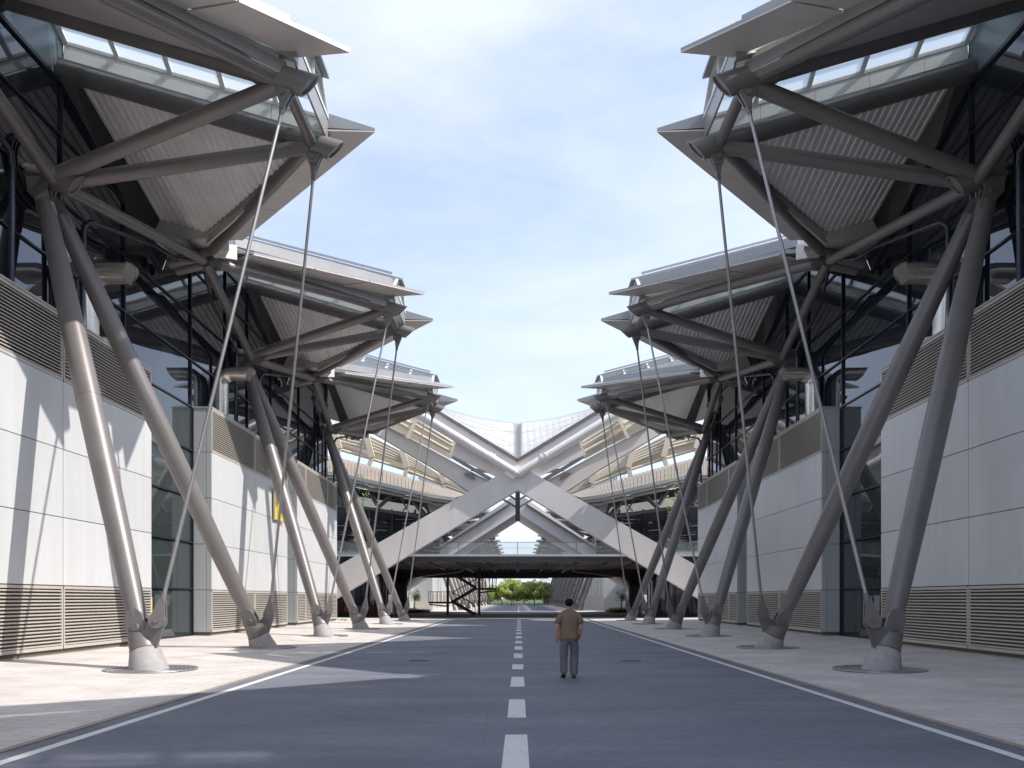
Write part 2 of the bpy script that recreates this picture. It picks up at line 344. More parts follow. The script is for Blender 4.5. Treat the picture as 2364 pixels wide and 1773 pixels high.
# ------------------------------------------------------------------ one canopy bay (local x = outward from the axis, origin at u=10)
U0 = 10.0
def L(u, v, z): return Vector((u-U0, v, z))
def zt(u): return 15.75+.29*(u-6.25)
def zr(u, v): return zt(u)-.307*(abs(v)-1.45)
def bay_parts(H):
    CUT = (-1, .45*H, -1.1)                     # H = +1 right side, -1 left side: local y*H is away from the camera
    P = []                                      # (name, MB, material key, parent part name or None, far-part)
    def part(n, mk, par=None): m = MB(); P.append((n, m, mk, par)); return m
    # main beams: T-W twice, hub, valley beam
    for q in (-1, 1):
        v = 1.5*q
        m = part('main_tube', 'steel_dk' if q else 'steel'); m.tube(L(14.05, v, zt(14.05)), L(6.9, v, zt(6.9)), .28, 24)
        m = part('tip_node', 'steel'); rg = m.tube(L(7.0, v, zt(7.0)), L(5.55, v, zt(5.55)), .31, 24, n1=CUT, cap=False)
        m.endcap(rg[-1], (-.06, 0, -.02))
        # hanger plates and pin under the tip
        m = part('hanger_plate', 'steel')
        for dv in (-.09, .09):
            a = [L(6.0, v+dv*1+.02*q, 15.5), L(6.5, v+dv, 15.6), L(6.42, v+dv, 15.22), L(6.3, v+dv, 15.10), L(6.14, v+dv, 15.12), L(6.05, v+dv, 15.25)]
            m.prism(a, (0, .04, 0))
        m.tube(L(6.25, v-.17, 15.3), L(6.25, v+.19, 15.3), .075, 16)
        m = part('tip_strut', 'steel') if q == 1 else None
        if m: m.tube(L(6.25, -1.5, 15.70), L(6.25, 1.5, 15.70), .17, 20)
        # arms from the hub to the tips
        m = part('arm', 'steel'); m.tube(L(13.25, .18*q, 13.85), L(6.4, v*.95, 15.62), .21, 24, prof=[(0,.2),(.1,.21),(.9,.21),(1,.2)])
        # hub to valley, tip to valley
        m = part('valley_tube', 'steel'); m.tube(L(13.25, .25*q, 13.75), L(12.35, 8.05*q, 15.05), .19, 20)
        m = part('edge_tube', 'steel'); m.tube(L(6.55, 1.75*q, 15.72), L(12.0, 7.95*q, 15.1+.22*(q*H > 0)), .19, 20, n1=(0, q, -.5))
        m.tube(L(6.35, 1.6*q, 15.74), L(6.8, 2.03*q, 15.69), .13, 16)
    for q in (-1, 1):
        m = part('valley_node', 'steel'); rg = m.tube(L(13.6, 7.85*q, 14.85), L(12.05, 7.85*q, 15.2), .22, 20, n1=(-1,.4*H,-.9), cap=False); m.endcap(rg[-1], (-.05, 0, .01))
    m = part('hub', 'steel'); rg = m.tube(L(14.3, 0, 14.05), L(12.7, 0, 13.66), .29, 24, n1=(-1, .4*H, -1.0), cap=False); m.endcap(rg[-1], (-.06, 0, -.02))
    m = part('hub_ring', 'dark')
    for rad, wdt in ((.98, .05), (.86, .03), (.74, .03)):
        n = 36; pts = [L(13.98, rad*math.cos(2*math.pi*i/n), 14.05+rad*math.sin(2*math.pi*i/n)) for i in range(n)]
        for i in range(n): m.bar(pts[i], pts[(i+1) % n], .10, wdt)
    m = part('pin_bracket', 'steel'); 
    for dv in (-.36, -.1, .06, .32): m.prism([L(13.3,dv,13.75),L(13.95,dv,13.75),L(13.9,dv,13.3),L(13.72,dv,13.12),L(13.5,dv,13.14),L(13.36,dv,13.35)], (0,.04,0))
    for q in (-1, 1):
        # corrugated liner under the roof, ribs along v
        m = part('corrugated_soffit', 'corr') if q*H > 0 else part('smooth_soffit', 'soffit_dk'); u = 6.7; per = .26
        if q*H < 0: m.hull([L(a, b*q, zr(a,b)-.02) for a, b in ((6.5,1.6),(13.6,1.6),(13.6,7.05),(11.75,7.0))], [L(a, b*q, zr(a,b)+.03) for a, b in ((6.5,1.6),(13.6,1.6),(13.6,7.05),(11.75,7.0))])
        while u < 13.55 and q*H > 0:
            def vm(x): return min(7.05, 1.6+(x-6.5)*(7.0-1.6)/(11.75-6.5))
            prof = [(0, 0), (.10, 0), (.135, .055), (.225, .055), (.26, 0)]
            for i in range(4):
                ua, da = u+prof[i][0], prof[i][1]; ub, db = u+prof[i+1][0], prof[i+1][1]
                va, vb = vm(ua), vm(ub)
                m.quad(L(ua, 1.62*q, zr(ua,1.62)+da), L(ub, 1.62*q, zr(ub,1.62)+db), L(ub, vb*q, zr(ub,vb)+db), L(ua, va*q, zr(ua,va)+da))
            u += per
        # roof slab over the liner
        poly = [(5.95,1.5),(16,1.5),(16,8.17),(12.0,8.17),(11.85,7.55)]
        m = part('roof_deck', 'deck')
        m.hull([L(a, b*q, zr(a,b)+.10) for a, b in poly], [L(a, b*q, zr(a,b)+.42) for a, b in poly])
        for i in range(17):                     # standing seams
            uu = 6.6+i*.55; vv = min(8.1, 1.5+(uu-5.95)*(7.55-1.5)/(11.85-5.95))
            m.bar(L(uu, 1.9*q, zr(uu,1.9)+.45), L(uu, (vv-.1)*q, zr(uu,vv-.1)+.45), .05, .07)
        # wing: wedge soffit panels running out to the sharp tip
        tip = (4.40, 1.75); oe = (10.6, 7.55); oi = (11.95, 7.75); ie = (11.9, 7.1); ii = (5.85, 1.62)
        zb = lambda v: 16.25-.118*(v-1.9)
        def lerp(a, b, t): return (a[0]+(b[0]-a[0])*t, a[1]+(b[1]-a[1])*t)
        cuts = [0, .36, .68, 1]
        w_ = part('wing_soffit', 'soffit'); f_ = part('wing_fascia', 'fascia')
        for i in range(3):
            a0, a1 = lerp(tip, oe, cuts[i]+(.003 if i else 0)), lerp(tip, oe, cuts[i+1]-.003*(i < 2))
            b0, b1 = lerp(ii, ie, cuts[i]+(.003 if i else 0)), lerp(ii, ie, cuts[i+1]-.003*(i < 2))
            bot = [(a0, 0), (a1, 0), (b1, -.10), (b0, -.05)]
            w_.hull([L(p[0], p[1]*q, zb(p[1])+d) for p, d in bot], [L(p[0], p[1]*q, zb(p[1])+d+.045) for p, d in bot])
        # fascia wedge above the soffit
        pts = [tip, oe, oi, ie, ii]; th = [.13, .13, .3, .62, .50]
        f_.hull([L(p[0], p[1]*q, zb(p[1])+.05) for p in pts], [L(p[0], p[1]*q, zb(p[1])+t) for p, t in zip(pts, th)])
        # upstand gutter line set back from the edge, and brown inner lip
        i0, i1 = lerp(tip, ii, .62), lerp(oe, oi, .55); i0 = lerp(i0, i1, .10)
        m = part('gutter_upstand', 'fascia'); m.bar(L(i0[0], i0[1]*q, zb(i0[1])+.42), L(i1[0], i1[1]*q, zb(i1[1])+.50), .16, .40)
        m = part('inner_lip', 'soffit'); m.bar(L(6.3, 1.78*q, 15.98), L(11.85, 7.2*q, 15.5), .08, .52)
        # valley gutter box + end panel
        m = part('valley_box', 'soffit'); m.hull([L(11.75, 7.06*q, 15.42), L(13.9, 7.06*q, 15.42), L(13.9, 8.17*q, 15.35), L(12.0, 8.17*q, 15.35)],
                                                [L(11.75, 7.06*q, zr(11.75,7.06)+.1), L(13.9, 7.06*q, zr(13.9,7.06)+.1), L(13.9, 8.17*q, zr(13.9,8.17)+.1), L(12.0, 8.17*q, zr(12,8.17)+.1)])
        m = part('gutter_end', 'soffit'); m.hull([L(11.2,7.75*q,15.3),L(11.95,7.85*q,15.3),L(11.95,8.16*q,15.2),L(11.5,8.16*q,15.2)],[L(11.2,7.75*q,15.9),L(11.95,7.85*q,15.9),L(11.95,8.16*q,15.75),L(11.5,8.16*q,15.75)])
        # dark eaves panel between liner and glass
        rake = lambda v: 17.6-.44*(v-1.45)
        m = part('eaves_panel', 'darkpanel')
        vs = [1.3, 3.5, 5.5, 7.05, 8.17]
        for a, b in zip(vs, vs[1:]):
            m.quad(L(13.58, a*q, zr(13.58,max(a,1.45))), L(13.58, b*q, zr(13.58,b)), L(14.02, b*q, rake(b)), L(14.02, a*q, rake(a)))
            m.quad(L(13.58, a*q, zr(13.58,max(a,1.45))), L(13.58, b*q, zr(13.58,b)), L(14.02, b*q, zr(14.02,b)), L(14.02, a*q, zr(14.02,max(a,1.45))))
        # skylight: upstand panel band, frames and frosted glass
        def S(u, h): # point on sloping side, h=0 bottom .. 1 top
            return L(u, (1.72-.95*h)*q, zt(u)+1.02+(.74-.03*(u-5.85))*h)
        m = part('upstand_panel', 'panelband')
        us = [5.88, 7.6, 9.3, 11.0, 12.7, 14.05]
        for a, b in zip(us, us[1:]):
            m.hull([L(a+.006,1.60*q,zt(a)+.15),L(b-.006,1.60*q,zt(b)+.15),L(b-.006,1.66*q,zt(b)+.15),L(a+.006,1.66*q,zt(a)+.15)],
                   [L(a+.006,1.70*q,zt(a)+1.0),L(b-.006,1.70*q,zt(b)+1.0),L(b-.006,1.76*q,zt(b)+1.0),L(a+.006,1.76*q,zt(a)+1.0)])
        m = part('outer_flashing', 'deck')
        m.hull([L(5.84,1.68*q,zt(5.84)+.40),L(14.1,1.68*q,zt(14.1)+.40),L(14.1,1.90*q,zt(14.1)+.40),L(5.84,1.90*q,zt(5.84)+.40)],
               [L(5.84,1.79*q,zt(5.84)+1.06),L(14.1,1.79*q,zt(14.1)+1.06),L(14.1,1.84*q,zt(14.1)+1.06),L(5.84,1.84*q,zt(5.84)+1.06)])
        m = part('skylight_frame', 'whiteframe')
        m.bar(S(5.85, 0), S(14.4, 0), .12, .12); m.bar(S(5.85, 1), S(14.4, 1), .12, .12)
        for uu in [5.88, 7.45, 9.1, 10.75, 12.4, 14.0]: m.bar(S(uu, 0), S(uu, 1), .11, .14, up=(1, 0, 0))
        m = part('skylight_glass', 'frost', None); m.quad(S(5.9, .02), S(14.3, .02), S(14.3, .98), S(5.9, .98))
    m = part('skylight_cap', 'fascia')
    m.hull([L(5.6,-.86,zt(5.6)+1.76),L(16,-.86,zt(16)+1.46),L(16,.86,zt(16)+1.46),L(5.6,.86,zt(5.6)+1.76)],
           [L(5.6,-.86,zt(5.6)+1.86),L(16,-.86,zt(16)+1.56),L(16,.86,zt(16)+1.56),L(5.6,.86,zt(5.6)+1.86)])
    for q in (-1, 1):
        m = part('roof_rail', 'deck')
        m.bar(L(6.1, .95*q, zt(6.1)+1.93), L(15.9, .95*q, zt(15.9)+1.64), .04, .10); m.bar(L(6.1, 1.3*q, zt(6.1)+1.5), L(15.9, 1.3*q, zt(15.9)+1.25), .09, .05)
        for i in range(8): uu = 6.2+i*1.35; m.bar(L(uu, 1.0*q, zt(uu)+1.6-.03*(uu-6)), L(uu, .95*q, zt(uu)+1.92-.03*(uu-6)), .04, .04, up=(1,0,0))
    m = part('skylight_end', 'whiteframe')
    e = [L(5.86,-1.72,zt(5.86)+1.0),L(5.86,1.72,zt(5.86)+1.0),L(5.86,.8,zt(5.86)+1.74),L(5.86,-.8,zt(5.86)+1.74)]
    for a, b in zip(e, e[1:]+e[:1]): m.bar(a, b, .1, .1, up=(1,0,0))
    m.bar((e[0]+e[1])/2, (e[2]+e[3])/2, .07, .07, up=(1,0,0))
    m = part('skylight_end_glass', 'frost'); m.quad(*[p+Vector((.02,0,0)) for p in e])
    m = part('end_closer', 'fascia'); m.hull([L(5.84,-1.7,15.95),L(5.9,-1.7,15.95),L(5.9,1.7,15.95),L(5.84,1.7,15.95)],[L(5.84,-1.7,zt(5.84)+.95),L(5.9,-1.7,zt(5.9)+.95),L(5.9,1.7,zt(5.9)+.95),L(5.84,1.7,zt(5.84)+.95)])
    m = part('spandrel', 'spandrel'); m.prism([L(14.1,-1.72,17.62),L(14.1,1.72,17.62),L(14.1,1.72,zt(14.1)+1.0),L(14.1,.77,zt(14.1)+1.5),L(14.1,-.77,zt(14.1)+1.5),L(14.1,-1.72,zt(14.1)+1.0)], (.1,0,0))
    # rainwater pipes, one each way
    for q in (-1, 1):
        m = part('rainwater_pipe', 'pipe_dk')
        pts = [L(12.55, 7.6*q, 14.85), L(12.75, 6.6*q, 14.45), L(13.1, 5.8*q, 14.55), L(13.35, 1.9*q, 13.55), L(13.45, 1.7*q, 13.3), L(13.5, 1.65*q, 10.0)]
        for a, b in zip(pts, pts[1:]): m.tube(a, b, .075, 12)
    return P
PARTS = {h: bay_parts(h) for h in (1, -1)}
def make_bay(h):
    root = empty('canopy_bay', (AX+U0, 0, 0))
    done = {}
    for n, m, mk, par in PARTS[h]:
        o = m.build(n, M[mk], root, recalc=(mk not in ('frost',)))
    # skylight glass sits in its frame: make it a sub-part
    ch = list(root.children); fr = [c for c in ch if c.name.split('.')[0] == 'skylight_frame']; gl = [c for c in ch if c.name.split('.')[0] == 'skylight_glass']
    for a, b in zip(fr, gl): b.parent = a
    return root
near_bays = []
for s in (1, -1):
    side = 'right' if s > 0 else 'left'
    for k in NEAR:
        if k == NEAR[0]: b = bay0 = make_bay(s)
        else: b = copy_tree(bay0)
        b.location = (AX+s*U0, YC(k), 0); b.rotation_euler = (0, 0, 0 if s > 0 else math.pi)
        if k == 2:
            for c in b.children:
                if c.name.startswith('corrugated_soffit'):
                    q = s; m = MB(); pl = ((6.5,1.6),(13.6,1.6),(13.6,7.05),(11.75,7.0))
                    m.hull([L(a, v*q, zr(a,v)-.02) for a, v in pl], [L(a, v*q, zr(a,v)+.03) for a, v in pl]); c.data = m.mesh('plain_soffit', M['corr']); c.name = 'plain_soffit'
        lab = {-1: f'steel framed canopy bay overhead on the {side}, behind the camera', 0: f'steel canopy bay with skylight and corrugated soffit, closest on the {side}',
               1: f'steel canopy bay with pointed wings, middle one of three on the {side}', 2: f'steel canopy bay on the {side}, the last before the white arch'}[k]
        tag(b, lab, 'canopy', 'steel canopy bays along both halls'); near_bays.append(b)
# far bays, merged by kind
fm = {}
for n, m, mk, par in PARTS[1]:
    if n in ('hanger_plate', 'pin_bracket', 'hub_ring', 'rainwater_pipe', 'inner_lip'): continue
    key = ('steelwork', 'steel') if mk in ('steel', 'steel_dk') else ('skylight', 'frost') if mk == 'frost' else ('roof', 'fascia')
    t = fm.setdefault(key, MB()); b = len(t.v); t.v += m.v
    for f, sm in zip(m.f, m.sm): t.face([b+i for i in f], sm)
fb = None
for s in (1, -1):
    for k in range(NFAR):
        if fb is None:
            fb = empty('far_canopy_bay', (0, 0, 0))
            for (n, mk), m in fm.items(): m.build(n, M[mk], fb, recalc=False)
            b = fb
        else: b = copy_tree(fb)
        b.location = (AX+s*U0, FAR0+MOD*k, 0); b.rotation_euler = (0, 0, 0 if s > 0 else math.pi)
        side = 'right' if s > 0 else 'left'
        tag(b, f'small distant canopy bay on the {side} beyond the footbridge, {FORD[k]}', 'canopy', f'distant canopy bays on the {side} beyond the footbridge')

# ------------------------------------------------------------------ columns, ties, grates
def column_parts(q):
    """q = sign of base v relative to bay; origin at base on the ground, local x outward"""
    base = Vector((0, 0, 0)); top = Vector((13.6-8.7, -q*(4.1-.24), 13.35)); d = (top-base).normalized()
    at = lambda z: base+d*(z/d.z)
    P = []
    m = MB(); n = 32; a = d.orthogonal().normalized(); c = d.cross(a)
    cen = at(.42); rt = [cen+a*.345*math.cos(2*math.pi*i/n)+c*.345*math.sin(2*math.pi*i/n) for i in range(n)]
    rb = []
    for p in rt:
        o = p-cen; qv = p+o*.28; qv = qv-d*((qv.z+.01)/d.z); rb.append(qv)
    b = m.add(rb+rt)
    for i in range(n): j = (i+1) % n; m.face([b+i, b+j, b+n+j, b+n+i], True)
    e = m.add(rt); m.face(list(range(e, e+n)))
    P.append(('concrete_footing', m, 'plinth'))
    m = MB(); m.tube(at(.42), at(.45), .34, 32); P.append(('weld_line', m, 'rust'))
    m = MB(); m.tube(at(.43), at(.80), .31, 32, prof=[(0,.335),(.2,.330),(1,.300)], n1=tuple((d+Vector((-.35,0,0))).normalized())); P.append(('shoe', m, 'steel'))
    # shaft: spindle
    Lz = 13.35; prof = []
    for i in range(13):
        t = i/12; z = 1.25+t*(12.9-1.25); r = .22+.09*math.sin(math.pi*min(1, t*1.02))**.8
        prof.append((t, r))
    m = MB(); m.tube(at(1.12), at(12.9), .3, 32, prof=prof); P.append(('shaft', m, 'steel'))
    m = MB(); m.tube(at(6.9), at(6.93), .3, 32, prof=[(0,.316),(1,.316)], cap=True); P.append(('weld_ring', m, 'steel'))
    # lower fork: cheeks with pin, facing along the pin axis (v)
    side = Vector((0, 1, 0)); side = (side-d*side.dot(d)).normalized(); xx = d.cross(side)
    m = MB()
    for sg in (-1, 1):
        o = side*sg*.125; pin = at(.93)
        pts = []
        for i in range(13):
            an = math.pi+math.pi*i/12; pts.append(pin+o+xx*.225*math.cos(an)+d*.225*math.sin(an))
        for i in range(9):
            an = math.pi*i/8; pts.append(pin+o+d*.22+xx*.215*math.cos(an)+d*.27*math.sin(an))
        m.prism(pts, side*sg*.095)
    P.append(('fork', m, 'steel'))
    m = MB(); m.tube(at(.93)-side*.25, at(.93)+side*.25, .105, 20, prof=[(0,.09),(.03,.105),(.97,.105),(1,.09)]); m.tube(at(.93)-side*.23, at(.93)+side*.23, .125, 20); P.append(('pin', m, 'steel_dk'))
    m = MB(); m.tube(at(.75)-xx*0, at(1.15), .11, 16); m.bar(at(.7), at(1.3), .12, .34, up=side); P.append(('tongue', m, 'steel_dk'))
    # top fork
    m = MB()
    for sg in (-1, 1):
        o = side*sg*.075; pin = at(13.25); pts = []
        for i in range(9): an = math.pi*i/8; pts.append(pin+o+xx*.19*math.cos(an)+d*.19*math.sin(an))
        pts += [pin+o-xx*.21-d*.75, pin+o+xx*.21-d*.75]
        m.prism(pts, side*sg*.07)
    m.tube(at(13.25)-side*.2, at(13.25)+side*.2, .085, 16)
    P.append(('top_fork', m, 'steel'))
    return P
def tie_parts(q):
    """origin at the base of its column"""
    lo = Vector((8.50-8.7, -q*.02, 1.14)); hi = Vector((6.25-8.7, -q*(4.1-1.5), 15.3)); d = (hi-lo).normalized()
    P = []
    m = MB(); m.tube(lo+d*.52, hi-d*.5, .046, 12); P.append(('rod', m, 'rod'))
    side = Vector((0, 1, 0)); side = (side-d*side.dot(d)).normalized(); xx = d.cross(side)
    for nm, p, dd in (('lower_clevis', lo, d), ('upper_clevis', hi, -d)):
        m = MB()
        for sg in (-1, 1):
            o = side*sg*.04; pts = []
            for i in range(11): an = math.pi+math.pi*i/10; pts.append(p+o+xx*.19*math.cos(an)+dd*.19*math.sin(an))
            pts += [p+o+xx*.055+dd*.52, p+o-xx*.055+dd*.52]
            m.prism(pts, side*sg*.055)
        m.tube(p+dd*.42, p+dd*.68, .07, 16, prof=[(0,.075),(.7,.068),(1,.05)])
        m.tube(p-side*.13, p+side*.13, .065, 16)
        P.append((nm, m, 'steel'))
    # anchor plate rising from the shoe
    m = MB(); b0 = Vector((.05, 0, .38)); 
    pts = [lo+Vector((-.20,0,.02)), lo+Vector((-.12,0,.13)), lo+Vector((.02,0,.17)), lo+Vector((.14,0,.1)), lo+Vector((.22,0,-.12)), Vector((.33,0,.72)), Vector((.2,0,.40)), Vector((-.12,0,.34))]
    m.prism([p+Vector((0,-.045,0)) for p in pts], (0, .09, 0)); P.append(('anchor_plate', m, 'steel_dk'))
    return P
def make(parts, name):
    r = empty(name, (0,0,0))
    for n, m, mk in parts: m.build(n, M[mk], r)
    return r
protoC = {q: make(column_parts(q), 'steel_column') for q in (-1, 1)}
protoT = {q: make(tie_parts(q), 'tie_rod') for q in (-1, 1)}
usedC, usedT = set(), set()
def use(protos, used, q):
    if q in used: return copy_tree(protos[q])
    used.add(q); return protos[q]
def merged(parts, n):
    t = MB()
    for _, m, mk in parts:
        b = len(t.v); t.v += m.v
        for f, sm in zip(m.f, m.sm): t.face([b+i for i in f], sm)
    return t.mesh(n, M['steel'])
farC = {q: merged(column_parts(q), 'far_column') for q in (-1, 1)}
farT = {q: merged(tie_parts(q), 'far_tie_rod') for q in (-1, 1)}
def grate_root():
    r = empty('tree_grate', (0,0,0))
    m = MB(); m.lathe([(1.03,-.01),(1.03,.018),(.93,.018),(.93,.006)], n=48); m.build('outer_ring', M['grate'], r)
    m = MB(); m.lathe([(.93,.0),(.36,.0)], n=48); m.build('recess', M['ink'], r)
    m = MB()
    for rad in (.86,.77,.68,.59,.50,.43): m.lathe([(rad+.02,.002),(rad+.02,.012),(rad-.02,.012),(rad-.02,.002)], n=48)
    for i in range(16): an = 2*math.pi*i/16; m.bar((.42*math.cos(an),.42*math.sin(an),.011),(.93*math.cos(an),.93*math.sin(an),.011),.035,.012)
    m.build('bars', M['grate'], r); return r
gproto = grate_root(); guse = False
for s in (1, -1):
    side = 'right' if s > 0 else 'left'
    for k in NEAR:
        for q in (-1, 1):
            kind = q if s > 0 else -q
            x = AX+s*8.64; y = YC(k)+4.1*q; rz = 0 if s > 0 else math.pi; j = 2*k+(q > 0)
            c = use(protoC, usedC, kind); c.location = (x, y, .05); c.rotation_euler = (0,0,rz)
            where = ORD.get(j, 'behind the camera' if j < -1 else 'beside the camera')
            tone = 'shaded' if s > 0 else 'sunlit'
            tag(c, f'{tone} grey steel column leaning over the {side} pavement, {where}', 'column', 'leaning steel columns on the pavements')
            t = use(protoT, usedT, kind); t.location = (x, y, .05); t.rotation_euler = (0,0,rz)
            tag(t, f'thin steel tie rod on the {side}, anchored to the column {where}', 'tie rod', 'thin steel tie rods')
            gr = copy_tree(gproto) if guse else gproto; guse = True
            gr.location = (x-s*.05, y, .055)
            tag(gr, f'round slotted drain grate around the {side} column {where}', 'grate', 'round grates around the column feet')
    for k in range(NFAR):
        for q in (-1, 1):
            kind = q if s > 0 else -q
            for src, n, cat, lb in ((farC, 'far_steel_column', 'column', 'distant leaning steel column'), (farT, 'far_tie_rod', 'tie rod', 'distant thin tie rod')):
                o = bpy.data.objects.new(n, src[kind]); COL.objects.link(o); o.location = (AX+s*8.7, FAR0+MOD*k+4.1*q, .05); o.rotation_euler = (0,0,0 if s > 0 else math.pi)
                tag(o, f'{lb} on the {side} beyond the footbridge, {FORD[min(19, 2*k+(q > 0))]}', cat, f'{lb}s on the {side} beyond the footbridge')

# ------------------------------------------------------------------ halls: glass wall, mullions, body
XG, XB = 14.07, 13.15
def hall(s, ya, yb, ks, label, name='hall_building', far=False):
    r = empty(name, (AX+s*XG, ya, 0)); tag(r, label, 'building')
    X = lambda u: s*(u-XG); Yl = lambda y: y-ya
    def top(y, base):
        v = min(abs(y-c) for c in base); return 17.6-.44*max(0, v-1.45)
    cs = ks
    brk = sorted(set([ya, yb]+[c+o for c in cs for o in (-8.18, -1.45, 1.45, 8.18) if ya < c+o < yb]))
    m = MB()
    for a, b in zip(brk, brk[1:]):
        m.quad((X(XG), Yl(a), 0), (X(XG), Yl(b), 0), (X(XG), Yl(b), top(b, cs)), (X(XG), Yl(a), top(a, cs)))
    gw = m.build('glass_wall', M['glass'], r)
    m = MB()
    for c in cs:
        for o in (-5.45, -1.5, 1.5, 5.3):
            y = c+o
            if ya <= y <= yb: m.box((X(13.99), Yl(y-.035), 0), (X(14.2), Yl(y+.035), top(y, cs)))
    z = 2.1
    for z in (2.1, 4.1, 6.05, 8.05, 10.0, 12.0, 14.0, 16.0, 17.6):
        if z <= 14.6: m.box((X(14.0), 0, z-.03), (X(14.2), Yl(yb), z+.03))
        else:
            half = 1.45+(17.6-z)/.44
            for c in cs: 
                a, b = max(ya, c-half), min(yb, c+half)
                if b > a: m.box((X(14.0), Yl(a), z-.03), (X(14.2), Yl(b), z+.03))
    for a, b in zip(brk, brk[1:]): m.bar((X(14.03), Yl(a), top(a, cs)), (X(14.03), Yl(b), top(b, cs)), .1, .12)
    m.build('mullions', M['mullion'], gw)
    m = MB(); m.box((X(14.3), 0.05, 0), (X(40), Yl(yb)-.05, 14.4)); m.build('body', M['darkpanel'], r)
    return r
for s in (-1, 1):
    side = 'right' if s > 0 else 'left'
    hall(s, -8, 57.2, [YC(k) for k in NEAR], f'glass fronted exhibition hall with dark mullions on the {side}')

def block(s, ya, yb, joints, label, far=False, doors=None, h=9.95, xb=XB):
    r = empty('service_block', (AX+s*xb, ya, 0)); tag(r, label, 'building block', 'pale clad service blocks along the halls')
    X = lambda u: s*(u-xb); W = yb-ya; D = 14.05-xb if not far else 3
    m = MB(); m.box((X(xb+.05), .03, .16), (X(xb+D), W-.03, h-.05)); m.build('core', M['joint'], r)
    m = MB(); m.box((X(xb+.08), .08, 0), (X(xb+D-.02), W-.08, .27)); m.build('plinth', M['louvre'], r)
    js = [ya]+joints+[yb]; rows = [2.1, 4.08, 6.06, 8.04]; gp = .012
    m = MB()
    for a, b in zip(js, js[1:]):
        for z0, z1 in zip(rows, rows[1:]): m.box((X(xb), a-ya+gp, z0+gp), (X(xb+.045), b-ya-gp, z1-gp))
    m.build('cladding', M['clad'], r)
    m = MB()
    for z0, z1 in zip([.27]+rows, rows+[h]):
        pass
    for yy, e in ((0, .045), (W-.045, .045)):
        m = MB()
        for z0, z1 in zip([.27]+rows, rows+[h]):
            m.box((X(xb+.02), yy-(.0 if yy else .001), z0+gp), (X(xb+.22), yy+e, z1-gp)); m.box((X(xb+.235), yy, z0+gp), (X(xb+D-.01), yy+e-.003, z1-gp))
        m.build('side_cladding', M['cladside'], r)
    for (z0, z1, n, nm) in ((.27, 2.1, 17, 'lower_louvre'), (8.04, h, 18, 'upper_louvre')):
        for a, b in zip(js, js[1:]):
            m = MB(); m.box((X(xb+.051), a-ya+.05, z0+.02), (X(xb+.056), b-ya-.05, z1-.02)); bk = m.build('louvre_back', M['back'], None)
            m = MB(); y0, y1 = a-ya+.02, b-ya-.02
            m.box((X(xb-.01), y0, z0+.01), (X(xb+.05), y0+.055, z1-.02)); m.box((X(xb-.01), y1-.055, z0+.01), (X(xb+.05), y1, z1-.02))
            m.box((X(xb-.014), y0, z1-.10), (X(xb+.05), y1, z1-.018)); m.box((X(xb-.014), y0, z0+.0), (X(xb+.05), y1, z0+.09))
            st = (z1-z0-.19)/n
            t_ = .12 if z0 < 1 else .02
            for i in range(n):
                z = z0+.09+st*(i+.5)
                A = [(X(xb-.012), y0+.055, z-st*.32), (X(xb+.045), y0+.055, z-st*.04), (X(xb+.045), y0+.055, z+st*.12), (X(xb-.012), y0+.055, z-st*.02+st*t_)]
                m.prism(A, (0, y1-y0-.11, 0))
            lo = m.build(nm, M['louvre'], r); bk.parent = lo
    m = MB(); m.box((X(xb-.03), -.03, h), (X(xb+D), W+.03, h+.05)); m.build('coping', M['louvre'], r)
    return r
for s in (-1, 1):
    side = 'right' if s > 0 else 'left'; tone = 'shaded' if s > 0 else 'sunlit'
    block(s, 1.0, 11.8, [6.4], f'pale clad service block beside the camera on the {side}')
    block(s, 16.95, 27.8, [22.4], f'{tone} pale panelled block with louvre bands, nearest on the {side}')
    block(s, 33.25, 44.15, [38.7], f'{tone} pale panelled block with louvre bands, middle one on the {side}')
    block(s, 46.1, 56.2, [48.0, 53.5], f'{tone} pale panelled block with louvre bands on the {side}, beside the white arch')
    # far walls
    r = empty('far_hall', (AX+s*13.3, 106, 0)); tag(r, f'pale distant hall wall behind the far columns on the {side}', 'building')
    m = MB(); m.box((0, 0, 0), (s*20, 175, 9.5)); m.build('wall', M['clad'], r)
    m = MB(); m.box((-s*.03, 0, 0), (0, 175, 2.3)); m.build('base_course', M['louvre'], r)
    m = MB(); m.box((s*1, 0, 9.5), (s*20, 175, 14.4)); m.build('upper_glazing', M['glass'], r)
    m = MB()
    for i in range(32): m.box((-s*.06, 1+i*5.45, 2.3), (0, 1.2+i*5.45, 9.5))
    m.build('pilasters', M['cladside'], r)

# recessed door bay glass + yellow sign
for s in (-1, 1):
    side = 'right' if s > 0 else 'left'
    r = empty('glass_entrance', (AX+s*14.0, 30.5, 0)); tag(r, f'dark glass entrance bay between the pale blocks on the {side}', 'entrance')
    m = MB(); m.box((0, -2.66, .14), (s*.03, 2.72, 9.9)); m.build('pane', M['lowglass'], r)
    m = MB()
    for z in (.14, 2.1, 4.1, 6.05, 8.05): m.box((-s*.07, -2.66, z), (s*.0, 2.72, z+.07))
    for y in (-2.66, -1.2, 2.66): m.box((-s*.085, y, .14), (s*.0, y+.07, 9.9))
    m.build('frame', M['mullion'], r)
    m = MB()
    m.box((-s*.10, -.95, 1.0), (-s*.075, -.92, 1.35)); m.build('handle', M['duct'], r)
r = empty('door_notice', (AX-13.88, 29.1, 1.35)); tag(r, 'small yellow warning notice on the left glass entrance', 'sign')
m = MB(); m.box((0,-.25,-.42),(.02,.25,.42)); m.build('board', M['yellow'], r)
